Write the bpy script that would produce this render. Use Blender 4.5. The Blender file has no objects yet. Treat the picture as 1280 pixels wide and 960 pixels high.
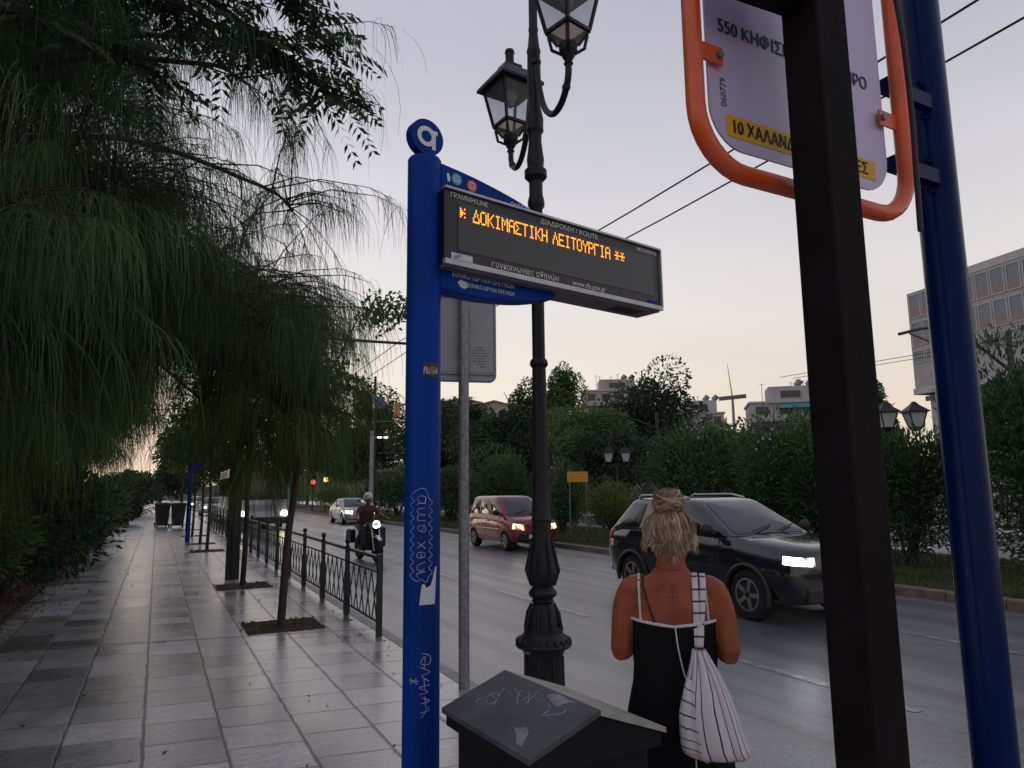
import bpy, bmesh, math, random
import numpy as np
from mathutils import Vector, Matrix, Euler
from mathutils.bvhtree import BVHTree
R = math.radians
rng = np.random.RandomState(7)
random.seed(7)
sc = bpy.context.scene
COL = sc.collection

# ---------------------------------------------------------------- camera
YAW, PITCH, ROLL = R(26.3), R(8.35), R(0.65)
F0 = Vector((math.sin(YAW), math.cos(YAW), 0)); R0 = Vector((math.cos(YAW), -math.sin(YAW), 0)); U0 = Vector((0, 0, 1))
FW = F0*math.cos(PITCH)+U0*math.sin(PITCH); UP = -F0*math.sin(PITCH)+U0*math.cos(PITCH)
RT = R0*math.cos(ROLL)-UP*math.sin(ROLL); UC = UP*math.cos(ROLL)+R0*math.sin(ROLL)
cd = bpy.data.cameras.new('camera'); cam = bpy.data.objects.new('camera', cd); COL.objects.link(cam)
cam.matrix_world = Matrix(((RT.x, UC.x, -FW.x, 0), (RT.y, UC.y, -FW.y, 0), (RT.z, UC.z, -FW.z, 1.7), (0, 0, 0, 1)))
cd.sensor_fit = 'HORIZONTAL'; cd.sensor_width = 36; cd.lens = 890/1280*36
cd.clip_start = 0.05; cd.clip_end = 3000
sc.camera = cam

# ---------------------------------------------------------------- sky and sun (dusk, hazy pale sky)
W = bpy.data.worlds.new('World'); sc.world = W; W.use_nodes = True
nt = W.node_tree; nt.nodes.clear()
out = nt.nodes.new('ShaderNodeOutputWorld'); bg = nt.nodes.new('ShaderNodeBackground')
sky = nt.nodes.new('ShaderNodeTexSky'); sky.sky_type = 'NISHITA'; sky.sun_disc = False
sky.sun_elevation = R(3); sky.sun_rotation = R(-20); sky.air_density = 1.0; sky.dust_density = 2.0
tc = nt.nodes.new('ShaderNodeTexCoord'); sep = nt.nodes.new('ShaderNodeSeparateXYZ')
nt.links.new(tc.outputs['Generated'], sep.inputs[0])
ramp = nt.nodes.new('ShaderNodeValToRGB'); cr = ramp.color_ramp
cr.interpolation = 'B_SPLINE'
stops = [(0.0, (9.6, 7.6, 5.7)), (0.08, (9.4, 8.0, 6.5)), (0.16, (9.1, 8.3, 7.4)), (0.34, (8.4, 8.2, 8.6)), (0.62, (4.2, 4.35, 5.45)), (1.0, (4.6, 4.7, 5.8))]
while len(cr.elements) < len(stops): cr.elements.new(0.5)
for e, (p, c) in zip(cr.elements, stops):
    e.position = p; e.color = (c[0]/10, c[1]/10, c[2]/10, 1)
nt.links.new(sep.outputs['Z'], ramp.inputs[0])
mulr = nt.nodes.new('ShaderNodeVectorMath'); mulr.operation = 'SCALE'; mulr.inputs['Scale'].default_value = 10.2
nt.links.new(ramp.outputs[0], mulr.inputs[0])
dot = nt.nodes.new('ShaderNodeVectorMath'); dot.operation = 'DOT_PRODUCT'; dot.inputs[1].default_value = (-.25, .97, 0)
nt.links.new(tc.outputs['Generated'], dot.inputs[0])
gl = nt.nodes.new('ShaderNodeMath'); gl.operation = 'MULTIPLY_ADD'; gl.inputs[1].default_value = 1.5; gl.inputs[2].default_value = 9.4
nt.links.new(dot.outputs['Value'], gl.inputs[0])
cmp_ = nt.nodes.new('ShaderNodeMapping'); cmp_.inputs['Scale'].default_value = (1.2, 1.2, 4); nt.links.new(tc.outputs['Generated'], cmp_.inputs[0])
cn = nt.nodes.new('ShaderNodeTexNoise'); cn.inputs['Scale'].default_value = 1.6; cn.inputs['Detail'].default_value = 5; nt.links.new(cmp_.outputs[0], cn.inputs['Vector'])
cm = nt.nodes.new('ShaderNodeMapRange'); cm.inputs['From Min'].default_value = .3; cm.inputs['From Max'].default_value = .7; cm.inputs['To Min'].default_value = .95; cm.inputs['To Max'].default_value = 1.05; nt.links.new(cn.outputs['Fac'], cm.inputs['Value'])
gm = nt.nodes.new('ShaderNodeMath'); gm.operation = 'MULTIPLY'; nt.links.new(gl.outputs[0], gm.inputs[0]); nt.links.new(cm.outputs[0], gm.inputs[1]); nt.links.new(gm.outputs[0], mulr.inputs['Scale'])
mx = nt.nodes.new('ShaderNodeMix'); mx.data_type = 'RGBA'; mx.inputs['Factor'].default_value = 0.9
nt.links.new(sky.outputs[0], mx.inputs['A']); nt.links.new(mulr.outputs[0], mx.inputs['B'])
nt.links.new(mx.outputs['Result'], bg.inputs['Color'])
bg.inputs['Strength'].default_value = 0.1
nt.links.new(bg.outputs[0], out.inputs[0])
sl = bpy.data.lights.new('sun', 'SUN'); so = bpy.data.objects.new('sun', sl); COL.objects.link(so)
sl.energy = 0.12; sl.angle = R(12); sl.color = (1, .78, .6)
so.rotation_euler = (R(87), 0, R(180+20))       # last glow low over the far end of the street
sc.view_settings.view_transform = 'Standard'; sc.view_settings.look = 'None'
sc.view_settings.exposure = 0.0; sc.view_settings.gamma = 1.0; sc.view_settings.use_curve_mapping = False

# ---------------------------------------------------------------- materials
def nodes(name):
    m = bpy.data.materials.new(name); m.use_nodes = True
    t = m.node_tree; t.nodes.clear()
    o = t.nodes.new('ShaderNodeOutputMaterial'); b = t.nodes.new('ShaderNodeBsdfPrincipled')
    t.links.new(b.outputs[0], o.inputs[0])
    return m, t, b, o
def pm(name, col, rough=.5, metal=0, var=.25, scale=8, bump=0, bscale=40, coat=0, rvar=.1, spec=.5, stretch=(1, 1, 1)):
    m, t, b, o = nodes(name)
    tcn = t.nodes.new('ShaderNodeTexCoord'); mp = t.nodes.new('ShaderNodeMapping'); mp.inputs['Scale'].default_value = stretch
    t.links.new(tcn.outputs['Object'], mp.inputs[0])
    n = t.nodes.new('ShaderNodeTexNoise'); n.inputs['Scale'].default_value = scale; n.inputs['Detail'].default_value = 6
    t.links.new(mp.outputs[0], n.inputs['Vector'])
    mr = t.nodes.new('ShaderNodeMapRange'); mr.inputs['From Min'].default_value = .3; mr.inputs['From Max'].default_value = .7
    mr.inputs['To Min'].default_value = 1-var; mr.inputs['To Max'].default_value = 1+var
    t.links.new(n.outputs['Fac'], mr.inputs['Value'])
    v = t.nodes.new('ShaderNodeVectorMath'); v.operation = 'SCALE'; v.inputs[0].default_value = col
    t.links.new(mr.outputs[0], v.inputs['Scale']); t.links.new(v.outputs[0], b.inputs['Base Color'])
    m2 = t.nodes.new('ShaderNodeMapRange'); m2.inputs['To Min'].default_value = max(.02, rough-rvar); m2.inputs['To Max'].default_value = min(1, rough+rvar)
    t.links.new(n.outputs['Fac'], m2.inputs['Value']); t.links.new(m2.outputs[0], b.inputs['Roughness'])
    b.inputs['Metallic'].default_value = metal; b.inputs['Coat Weight'].default_value = coat
    b.inputs['Specular IOR Level'].default_value = spec
    if bump:
        n2 = t.nodes.new('ShaderNodeTexNoise'); n2.inputs['Scale'].default_value = bscale; n2.inputs['Detail'].default_value = 4
        t.links.new(mp.outputs[0], n2.inputs['Vector'])
        bp = t.nodes.new('ShaderNodeBump'); bp.inputs['Strength'].default_value = bump; bp.inputs['Distance'].default_value = .01
        t.links.new(n2.outputs['Fac'], bp.inputs['Height']); t.links.new(bp.outputs[0], b.inputs['Normal'])
    return m
def em(name, col, s):
    m, t, b, o = nodes(name); b.inputs['Base Color'].default_value = (*col, 1)
    b.inputs['Emission Color'].default_value = (*col, 1); b.inputs['Emission Strength'].default_value = s
    return m
def leafm(name, c1, c2, trans=.35, rough=.55):
    m, t, b, o = nodes(name)
    at = t.nodes.new('ShaderNodeAttribute'); at.attribute_name = 'tone'
    mixc = t.nodes.new('ShaderNodeMix'); mixc.data_type = 'RGBA'
    mixc.inputs['A'].default_value = (*c1, 1); mixc.inputs['B'].default_value = (*c2, 1)
    t.links.new(at.outputs['Fac'], mixc.inputs['Factor']); t.links.new(mixc.outputs['Result'], b.inputs['Base Color'])
    b.inputs['Roughness'].default_value = rough; b.inputs['Specular IOR Level'].default_value = .3
    tr = t.nodes.new('ShaderNodeBsdfTranslucent'); t.links.new(mixc.outputs['Result'], tr.inputs[0])
    ms = t.nodes.new('ShaderNodeMixShader'); ms.inputs[0].default_value = trans
    t.links.new(b.outputs[0], ms.inputs[1]); t.links.new(tr.outputs[0], ms.inputs[2]); t.links.new(ms.outputs[0], o.inputs[0])
    return m
def glassm(name, tint=(.9, .9, .9), clear=.75, rough=.15):
    m, t, b, o = nodes(name)
    b.inputs['Base Color'].default_value = (*[c*.35 for c in tint], 1); b.inputs['Roughness'].default_value = rough
    tr = t.nodes.new('ShaderNodeBsdfTransparent'); tr.inputs[0].default_value = (*tint, 1)
    n = t.nodes.new('ShaderNodeTexNoise'); n.inputs['Scale'].default_value = 5
    tcn = t.nodes.new('ShaderNodeTexCoord'); t.links.new(tcn.outputs['Object'], n.inputs['Vector'])
    mr = t.nodes.new('ShaderNodeMapRange'); mr.inputs['To Min'].default_value = clear-.15; mr.inputs['To Max'].default_value = clear+.15
    t.links.new(n.outputs['Fac'], mr.inputs['Value'])
    ms = t.nodes.new('ShaderNodeMixShader'); t.links.new(mr.outputs[0], ms.inputs[0])
    t.links.new(b.outputs[0], ms.inputs[1]); t.links.new(tr.outputs[0], ms.inputs[2]); t.links.new(ms.outputs[0], o.inputs[0])
    return m
M = {}
M['blue'] = pm('totem_blue_paint', (.001, .034, .25), .5, var=.38, scale=5, spec=.12, stretch=(1, 1, .2), bump=.05)
M['blue_dark'] = pm('pole_blue_paint', (.0005, .011, .065), .22, var=.3, scale=6, rvar=.05, spec=.1, stretch=(1, 1, .3))
M['black_iron'] = pm('black_iron_paint', (.010, .011, .017), .5, spec=.35, var=.4, scale=12, bump=.25, bscale=60)
M['post_paint'] = pm('dark_post_paint', (.007, .0055, .0065), .75, var=.5, scale=9, bump=.15, spec=.15)
M['green_iron'] = pm('dark_green_paint', (.008, .02, .018), .45, var=.4, scale=10, bump=.2)
M['orange'] = pm('orange_tube_paint', (.70, .10, .022), .35, var=.15, scale=14, coat=.2)
M['white_panel'] = pm('white_sign_panel', (.58, .51, .76), .3, var=.06, scale=3)
M['yellow'] = pm('yellow_strip', (.75, .42, .01), .5, var=.1)
M['dark_ink'] = pm('dark_blue_ink', (.02, .03, .10), .5)
M['black_ink'] = pm('black_ink', (.01, .01, .012), .5)
M['white_ink'] = pm('white_print', (.75, .75, .78), .5, var=.05)
M['grey_metal'] = pm('galvanised_metal', (.22, .23, .26), .45, metal=.5, var=.35, scale=25, bump=.1)
M['grey_panel'] = pm('grey_sign_back', (.30, .32, .36), .5, metal=.2, var=.12, scale=4)
M['silver'] = pm('silver_trim', (.45, .45, .48), .4, metal=.6, var=.15)
M['disp_black'] = pm('display_black', (.012, .012, .016), .3, var=.2)
M['disp_glass'] = pm('display_screen', (.045, .046, .055), .22, var=.08, scale=2)
M['disp_under'] = pm('display_underside', (.16, .13, .14), .55, var=.25)
M['led'] = em('amber_led', (1.0, .29, .012), 2.8)
M['bin_body'] = pm('bin_black_paint', (.006, .006, .008), .6, spec=.25, var=.4, bump=.2)
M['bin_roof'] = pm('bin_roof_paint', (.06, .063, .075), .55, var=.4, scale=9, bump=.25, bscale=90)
M['bin_roof_lit'] = pm('bin_roof_lit_side', (.33, .32, .28), .6, var=.25)  # lit slope of the same lid: the light is put into its paler colour
M['bin_patch'] = pm('worn_patch', (.20, .21, .23), .6, var=.4, scale=30)
M['chalk'] = pm('white_marker', (.33, .36, .45), .7, var=.6, scale=40)
M['sticker'] = pm('paper_sticker', (.62, .64, .72), .6, var=.1)
M['sticker_dark'] = pm('dark_sticker', (.03, .025, .03), .5)
M['pink_ink'] = pm('pink_print', (.6, .45, .5), .6)
M['teal'] = pm('teal_badge', (.05, .36, .48), .5); M['red_badge'] = pm('red_badge', (.55, .11, .10), .5)
M['skin'] = pm('tanned_skin', (.28, .074, .043), .5, var=.28, scale=11, bump=.12, bscale=120, spec=.2)
M['tattoo'] = pm('tattoo_ink', (.10, .05, .05), .6)
M['dress'] = pm('black_cotton', (.006, .006, .008), .9, spec=.2, var=.4, scale=20, bump=.3, bscale=25)
M['white_cloth'] = pm('white_cotton', (.62, .58, .60), .8, var=.1)
M['hair_blond'] = pm('blonde_hair', (.58, .44, .32), .4, var=.25, scale=30)
M['hair_brown'] = pm('brown_hair', (.16, .10, .07), .5, var=.3, scale=30)
M['hair_mid'] = pm('dark_blonde_hair', (.30, .20, .15), .5, var=.3, scale=30)
M['eye'] = pm('eye_white', (.7, .7, .7), .2)
M['tyre'] = pm('tyre_rubber', (.012, .012, .013), .8, var=.3)
M['rim'] = pm('alloy_rim', (.35, .35, .38), .35, metal=.8)
M['glass_car'] = pm('car_window_glass', (.012, .016, .02), .06, var=.1, rvar=.02, spec=.9)
M['plastic'] = pm('black_plastic', (.014, .014, .016), .55, var=.2)
M['car_black'] = pm('black_car_paint', (.012, .013, .02), .16, coat=.7, var=.1, rvar=.05)
M['car_red'] = pm('dark_red_car_paint', (.24, .012, .028), .25, coat=.6, var=.1, rvar=.05)
M['car_silver'] = pm('silver_car_paint', (.38, .40, .44), .28, metal=.4, coat=.5, var=.08, rvar=.05)
M['car_white'] = pm('white_bus_paint', (.55, .58, .66), .4, coat=.3, var=.12)
def lensm(name, col, lo, hi):
    m = em(name, col, hi); t = m.node_tree; b = [n for n in t.nodes if n.type == 'BSDF_PRINCIPLED'][0]
    c = t.nodes.new('ShaderNodeTexCoord'); v = t.nodes.new('ShaderNodeTexVoronoi'); v.inputs['Scale'].default_value = 11; t.links.new(c.outputs['Object'], v.inputs['Vector'])
    r = t.nodes.new('ShaderNodeMapRange'); r.inputs['From Max'].default_value = .7; r.inputs['To Min'].default_value = hi; r.inputs['To Max'].default_value = lo
    t.links.new(v.outputs['Distance'], r.inputs['Value']); t.links.new(r.outputs[0], b.inputs['Emission Strength']); b.inputs['Roughness'].default_value = .1
    return m
M['headlight'] = lensm('headlight_lens', (.96, .97, 1), .1, 13)
M['headlight_warm'] = lensm('warm_headlight_lens', (1, .78, .40), .15, 5)
M['headlight_bus'] = em('bus_headlight_lens', (1, .80, .45), 16)
M['taillight'] = pm('red_tail_lens', (.5, .02, .02), .2)
M['tail_on'] = em('red_lamp_on', (1, .06, .08), 3)
M['amber_on'] = em('amber_lamp_on', (1, .42, .05), 4)
M['lamp_white'] = em('white_lamp_on', (1, .97, .9), 5)
M['lantern_glass'] = glassm('lantern_glass', (.86, .87, .90), .72)
M['lantern_dirty'] = glassm('lantern_dirty_glass', (.72, .60, .50), .35, .5)
M['concrete'] = pm('office_concrete', (.36, .35, .37), .8, var=.12, scale=2, bump=.1)
M['concrete_pale'] = pm('pale_concrete', (.45, .45, .47), .8, var=.12, scale=1.5)
M['stain_wall'] = pm('weathered_plaster', (.46, .45, .46), .85, var=.2, scale=1.2)
M['plaster_cream'] = pm('cream_plaster', (.40, .345, .33), .85, var=.2, scale=.6)
M['plaster_white'] = pm('white_plaster', (.40, .38, .41), .85, var=.2, scale=.6)
M['roof_tile'] = pm('roof_terracotta', (.30, .20, .17), .8, var=.2)
M['win'] = pm('window_pane', (.20, .24, .29), .5, var=.2, rvar=.04, spec=.3)
M['win_dark'] = pm('dark_window_pane', (.03, .035, .045), .15, var=.2)
M['spandrel'] = pm('pink_spandrel', (.27, .20, .19), .6, var=.18)
M['awning'] = pm('teal_awning', (.06, .22, .25), .8)
M['bark'] = pm('bark', (.05, .035, .028), .9, var=.4, scale=14, bump=.5, bscale=30, stretch=(1, 1, .3))
M['bark_young'] = pm('young_bark', (.055, .04, .035), .9, var=.35, scale=20, bump=.4, stretch=(1, 1, .3))
M['needle'] = leafm('weeping_needles', (.035, .085, .035), (.10, .19, .07), .35)
M['needle_back'] = leafm('weeping_needles_olive', (.05, .10, .03), (.14, .21, .06), .4)
M['leaf_broad'] = leafm('broad_leaf', (.022, .055, .022), (.05, .11, .035), .35)
M['leaf_ole'] = leafm('oleander_leaf', (.026, .066, .024), (.085, .17, .06), .28, .42)
M['leaf_dark'] = leafm('dark_leaf', (.018, .045, .022), (.045, .09, .034), .3)
M['leaf_mid'] = leafm('mid_green_leaf', (.05, .11, .034), (.14, .24, .075), .4)
M['leaf_yellow'] = leafm('yellow_green_leaf', (.06, .11, .025), (.17, .24, .06), .4)
M['petal'] = pm('white_petal', (.6, .55, .58), .7); M['petal_pink'] = pm('pink_petal', (.45, .12, .16), .7)
M['dry_leaf'] = leafm('dry_leaf', (.10, .05, .025), (.22, .12, .06), .2)
M['grass'] = leafm('grass_blade', (.03, .075, .018), (.10, .14, .04), .3)
M['soil'] = pm('soil', (.055, .035, .025), .95, var=.5, scale=30, bump=.6)
M['kerb'] = pm('kerb_stone', (.30, .29, .30), .6, var=.3, scale=6, bump=.2)
M['kerb_brown'] = pm('median_kerb_stone', (.16, .115, .095), .8, var=.35, scale=6, bump=.3)
M['ground'] = pm('bare_ground', (.06, .055, .045), .95, var=.3, scale=.5)
M['hillside'] = pm('hillside_scrub', (.03, .04, .03), .95, var=.5, scale=.08)
M['wire'] = pm('cable_black', (.015, .015, .017), .6)
M['moto'] = pm('motorbike_black', (.012, .012, .014), .3, coat=.3)
M['shirt_brown'] = pm('brown_shirt', (.075, .038, .032), .85, var=.2)
M['trousers'] = pm('dark_trousers', (.014, .014, .018), .85)
M['helmet'] = pm('silver_helmet', (.50, .52, .56), .3, metal=.2, coat=.4)
M['phone'] = pm('phone_body', (.02, .02, .025), .3)
M['sandal'] = pm('sandal_leather', (.10, .06, .04), .7)
M['bin_green'] = pm('dumpster_plastic', (.012, .02, .016), .6)
M['orange_fit'] = pm('orange_fitting', (.50, .24, .10), .6); M['blue_fit'] = pm('blue_fitting', (.10, .16, .28), .6)
M['lime_pole'] = pm('pale_pole', (.35, .36, .37), .6, metal=.2)
M['yellow_sign'] = pm('yellow_road_sign', (.75, .36, .02), .5, var=.06)

# paving: slab grid with grime, worn gloss and skewed cross joints
def paving():
    m, t, b, o = nodes('paving_slabs')
    N = t.nodes.new; L = t.links.new
    g = N('ShaderNodeNewGeometry'); sp = N('ShaderNodeSeparateXYZ'); L(g.outputs['Position'], sp.inputs[0])
    def ma(op, a, b_=None, c=None):
        n = N('ShaderNodeMath'); n.operation = op
        for i, v in enumerate((a, b_, c)):
            if v is None: continue
            if hasattr(v, 'links'): L(v, n.inputs[i])
            else: n.inputs[i].default_value = v
        return n.outputs[0]
    wob = N('ShaderNodeTexNoise'); wob.inputs['Scale'].default_value = 3; wob.inputs['Detail'].default_value = 5; L(g.outputs['Position'], wob.inputs['Vector'])
    wv = ma('MULTIPLY', ma('SUBTRACT', wob.outputs['Fac'], .5), .035)
    x = ma('ADD', sp.outputs['X'], wv)
    u = ma('DIVIDE', x, .5); ui = ma('FLOOR', u); uf = ma('SUBTRACT', u, ui)
    wn1 = N('ShaderNodeTexWhiteNoise'); wn1.noise_dimensions = '1D'; L(ui, wn1.inputs['W'])
    y = ma('ADD', ma('ADD', ma('MULTIPLY', sp.outputs['X'], .12), sp.outputs['Y']), ma('ADD', wv, ma('MULTIPLY', wn1.outputs['Value'], .5)))
    v = ma('DIVIDE', y, .5); vi = ma('FLOOR', v); vf = ma('SUBTRACT', v, vi)
    def dist(f): return ma('MULTIPLY', ma('SUBTRACT', .5, ma('ABSOLUTE', ma('SUBTRACT', f, .5))), .5)
    du, dv = dist(uf), dist(vf)
    jn = N('ShaderNodeTexNoise'); jn.inputs['Scale'].default_value = 6; jn.inputs['Detail'].default_value = 6; L(g.outputs['Position'], jn.inputs['Vector'])
    wid = ma('MULTIPLY', jn.outputs['Fac'], .030)
    widv = ma('MULTIPLY', jn.outputs['Fac'], .020)
    ju = ma('SUBTRACT', 1, ma('MINIMUM', ma('DIVIDE', du, wid), 1)); jv = ma('SUBTRACT', 1, ma('MINIMUM', ma('DIVIDE', dv, widv), 1))
    joint = ma('POWER', ma('MAXIMUM', ju, jv), .6)
    # wide cross joint
    yc = ma('ABSOLUTE', ma('SUBTRACT', ma('ADD', ma('MULTIPLY', sp.outputs['X'], .2), ma('ADD', sp.outputs['Y'], wv)), 9.5))
    cj = ma('SUBTRACT', 1, ma('MINIMUM', ma('DIVIDE', yc, .07), 1))
    joint = ma('MAXIMUM', joint, ma('MULTIPLY', cj, .8))
    cv = N('ShaderNodeCombineXYZ'); L(ui, cv.inputs[0]); L(vi, cv.inputs[1])
    wn = N('ShaderNodeTexWhiteNoise'); wn.noise_dimensions = '2D'; L(cv.outputs[0], wn.inputs['Vector'])
    st = N('ShaderNodeTexNoise'); st.inputs['Scale'].default_value = 1.1; st.inputs['Detail'].default_value = 9; st.inputs['Roughness'].default_value = .65; L(g.outputs['Position'], st.inputs['Vector'])
    sps = N('ShaderNodeTexNoise'); sps.inputs['Scale'].default_value = 26; sps.inputs['Detail'].default_value = 6; L(g.outputs['Position'], sps.inputs['Vector'])
    # streaky veins inside the stone
    mpv = N('ShaderNodeMapping'); mpv.inputs['Scale'].default_value = (2.2, 9, 1); L(g.outputs['Position'], mpv.inputs[0])
    vn = N('ShaderNodeTexNoise'); vn.inputs['Scale'].default_value = 2; vn.inputs['Detail'].default_value = 8; L(mpv.outputs[0], vn.inputs['Vector'])
    tone = ma('ADD', .22, ma('MULTIPLY', wn.outputs['Value'], .38))
    tone = ma('MULTIPLY', tone, ma('ADD', .25, ma('MULTIPLY', st.outputs['Fac'], 1.5)))
    tone = ma('MULTIPLY', tone, ma('ADD', .62, ma('MULTIPLY', vn.outputs['Fac'], .76)))
    tone = ma('MULTIPLY', tone, ma('ADD', .45, ma('MULTIPLY', sps.outputs['Fac'], 1.1)))
    tone = ma('MULTIPLY', tone, ma('SUBTRACT', 1, ma('MULTIPLY', joint, .8)))
    # dark gum / oil spots
    vo = N('ShaderNodeTexVoronoi'); vo.inputs['Scale'].default_value = 2.6; L(g.outputs['Position'], vo.inputs['Vector'])
    spot = ma('LESS_THAN', vo.outputs['Distance'], ma('MULTIPLY', sps.outputs['Fac'], .085))
    tone = ma('MULTIPLY', tone, ma('SUBTRACT', 1, ma('MULTIPLY', spot, .35)))
    cc = N('ShaderNodeCombineXYZ'); L(tone, cc.inputs[0]); L(ma('MULTIPLY', tone, .965), cc.inputs[1]); L(ma('MULTIPLY', tone, .99), cc.inputs[2])
    L(cc.outputs[0], b.inputs['Base Color'])
    ro = ma('ADD', ma('ADD', .06, ma('MULTIPLY', wn.outputs['Value'], .14)), ma('ADD', ma('MULTIPLY', st.outputs['Fac'], .34), ma('MULTIPLY', joint, .4)))
    L(ro, b.inputs['Roughness']); b.inputs['Specular IOR Level'].default_value = 1.0; b.inputs['Coat Weight'].default_value = .5; b.inputs['Coat Roughness'].default_value = .25
    hh = ma('ADD', ma('MULTIPLY', joint, -1.0), ma('ADD', ma('MULTIPLY', wn.outputs['Value'], .15), ma('ADD', ma('MULTIPLY', sps.outputs['Fac'], .12), ma('MULTIPLY', vn.outputs['Fac'], .25))))
    bp = N('ShaderNodeBump'); bp.inputs['Strength'].default_value = .4; bp.inputs['Distance'].default_value = .010
    L(hh, bp.inputs['Height']); L(bp.outputs[0], b.inputs['Normal'])
    return m
M['paving'] = paving()
def asphalt():
    m, t, b, o = nodes('asphalt'); N = t.nodes.new; L = t.links.new
    g = N('ShaderNodeNewGeometry')
    mp = N('ShaderNodeMapping'); mp.inputs['Scale'].default_value = (1.3, .045, 1); L(g.outputs['Position'], mp.inputs[0])
    s = N('ShaderNodeTexNoise'); s.inputs['Scale'].default_value = 1.6; s.inputs['Detail'].default_value = 5; L(mp.outputs[0], s.inputs['Vector'])
    f = N('ShaderNodeTexNoise'); f.inputs['Scale'].default_value = 38; f.inputs['Detail'].default_value = 3; L(g.outputs['Position'], f.inputs['Vector'])
    p = N('ShaderNodeTexNoise'); p.inputs['Scale'].default_value = .7; p.inputs['Detail'].default_value = 8; L(g.outputs['Position'], p.inputs['Vector'])
    vo = N('ShaderNodeTexVoronoi'); vo.inputs['Scale'].default_value = 130; L(g.outputs['Position'], vo.inputs['Vector'])
    def mr(a, lo, hi, fl=.25, fh=.75):
        n = N('ShaderNodeMapRange'); n.inputs['From Min'].default_value = fl; n.inputs['From Max'].default_value = fh
        n.inputs['To Min'].default_value = lo; n.inputs['To Max'].default_value = hi; L(a, n.inputs['Value']); return n.outputs[0]
    def ma(op, a, b_):
        n = N('ShaderNodeMath'); n.operation = op
        for i, v in enumerate((a, b_)):
            if hasattr(v, 'links'): L(v, n.inputs[i])
            else: n.inputs[i].default_value = v
        return n.outputs[0]
    tone = ma('MULTIPLY', ma('MULTIPLY', mr(s.outputs['Fac'], .05, .16, .35, .65), mr(p.outputs['Fac'], .6, 1.4)), mr(f.outputs['Fac'], .35, 1.8))  # long pale streaks: wet-looking reflection put into the base tone
    cc = N('ShaderNodeCombineXYZ'); L(tone, cc.inputs[0]); L(tone, cc.inputs[1]); L(ma('MULTIPLY', tone, 1.22), cc.inputs[2]); L(cc.outputs[0], b.inputs['Base Color'])
    wv_ = N('ShaderNodeTexVoronoi'); wv_.feature = 'DISTANCE_TO_EDGE'; wv_.inputs['Scale'].default_value = .45; wv_.inputs['Randomness'].default_value = 1
    av = N('ShaderNodeVectorMath'); av.operation = 'MULTIPLY_ADD'; L(p.outputs['Color'], av.inputs[0]); av.inputs[1].default_value = (1.6, 1.6, 0); L(g.outputs['Position'], av.inputs[2]); L(av.outputs[0], wv_.inputs['Vector'])
    ck = mr(wv_.outputs['Distance'], .45, 1.0, .002, .010); ptc = N('ShaderNodeTexVoronoi'); ptc.inputs['Scale'].default_value = .22; L(g.outputs['Position'], ptc.inputs['Vector'])
    sp_ = N('ShaderNodeSeparateColor'); L(ptc.outputs['Color'], sp_.inputs[0])
    tone2 = ma('MULTIPLY', ma('MULTIPLY', tone, ck), mr(sp_.outputs[0], .82, 1.15, 0, 1))
    L(tone2, cc.inputs[0]); L(tone2, cc.inputs[1]); L(ma('MULTIPLY', tone2, 1.2), cc.inputs[2])
    L(ma('ADD', mr(s.outputs['Fac'], .55, .22, .35, .65), mr(p.outputs['Fac'], -.06, .06)), b.inputs['Roughness']); b.inputs['Specular IOR Level'].default_value = .8; b.inputs['Coat Weight'].default_value = .8; b.inputs['Coat Roughness'].default_value = .30; b.inputs['Coat IOR'].default_value = 1.6
    bp = N('ShaderNodeBump'); bp.inputs['Strength'].default_value = .6; bp.inputs['Distance'].default_value = .006
    L(vo.outputs['Distance'], bp.inputs['Height']); L(bp.outputs[0], b.inputs['Normal'])
    return m
M['asphalt'] = asphalt()
def worn_paint():
    m, t, b, o = nodes('worn_road_paint'); N = t.nodes.new; L = t.links.new
    g = N('ShaderNodeNewGeometry'); n = N('ShaderNodeTexNoise'); n.inputs['Scale'].default_value = 9; n.inputs['Detail'].default_value = 8; L(g.outputs['Position'], n.inputs['Vector'])
    r = N('ShaderNodeValToRGB'); r.color_ramp.elements[0].position = .42; r.color_ramp.elements[0].color = (.12, .12, .14, 1); r.color_ramp.elements[1].position = .70; r.color_ramp.elements[1].color = (.42, .42, .43, 1)
    L(n.outputs['Fac'], r.inputs[0]); L(r.outputs[0], b.inputs['Base Color']); b.inputs['Roughness'].default_value = .38; b.inputs['Specular IOR Level'].default_value = .9; b.inputs['Coat Weight'].default_value = .7; b.inputs['Coat Roughness'].default_value = .3
    return m
M['road_paint'] = worn_paint()
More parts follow.
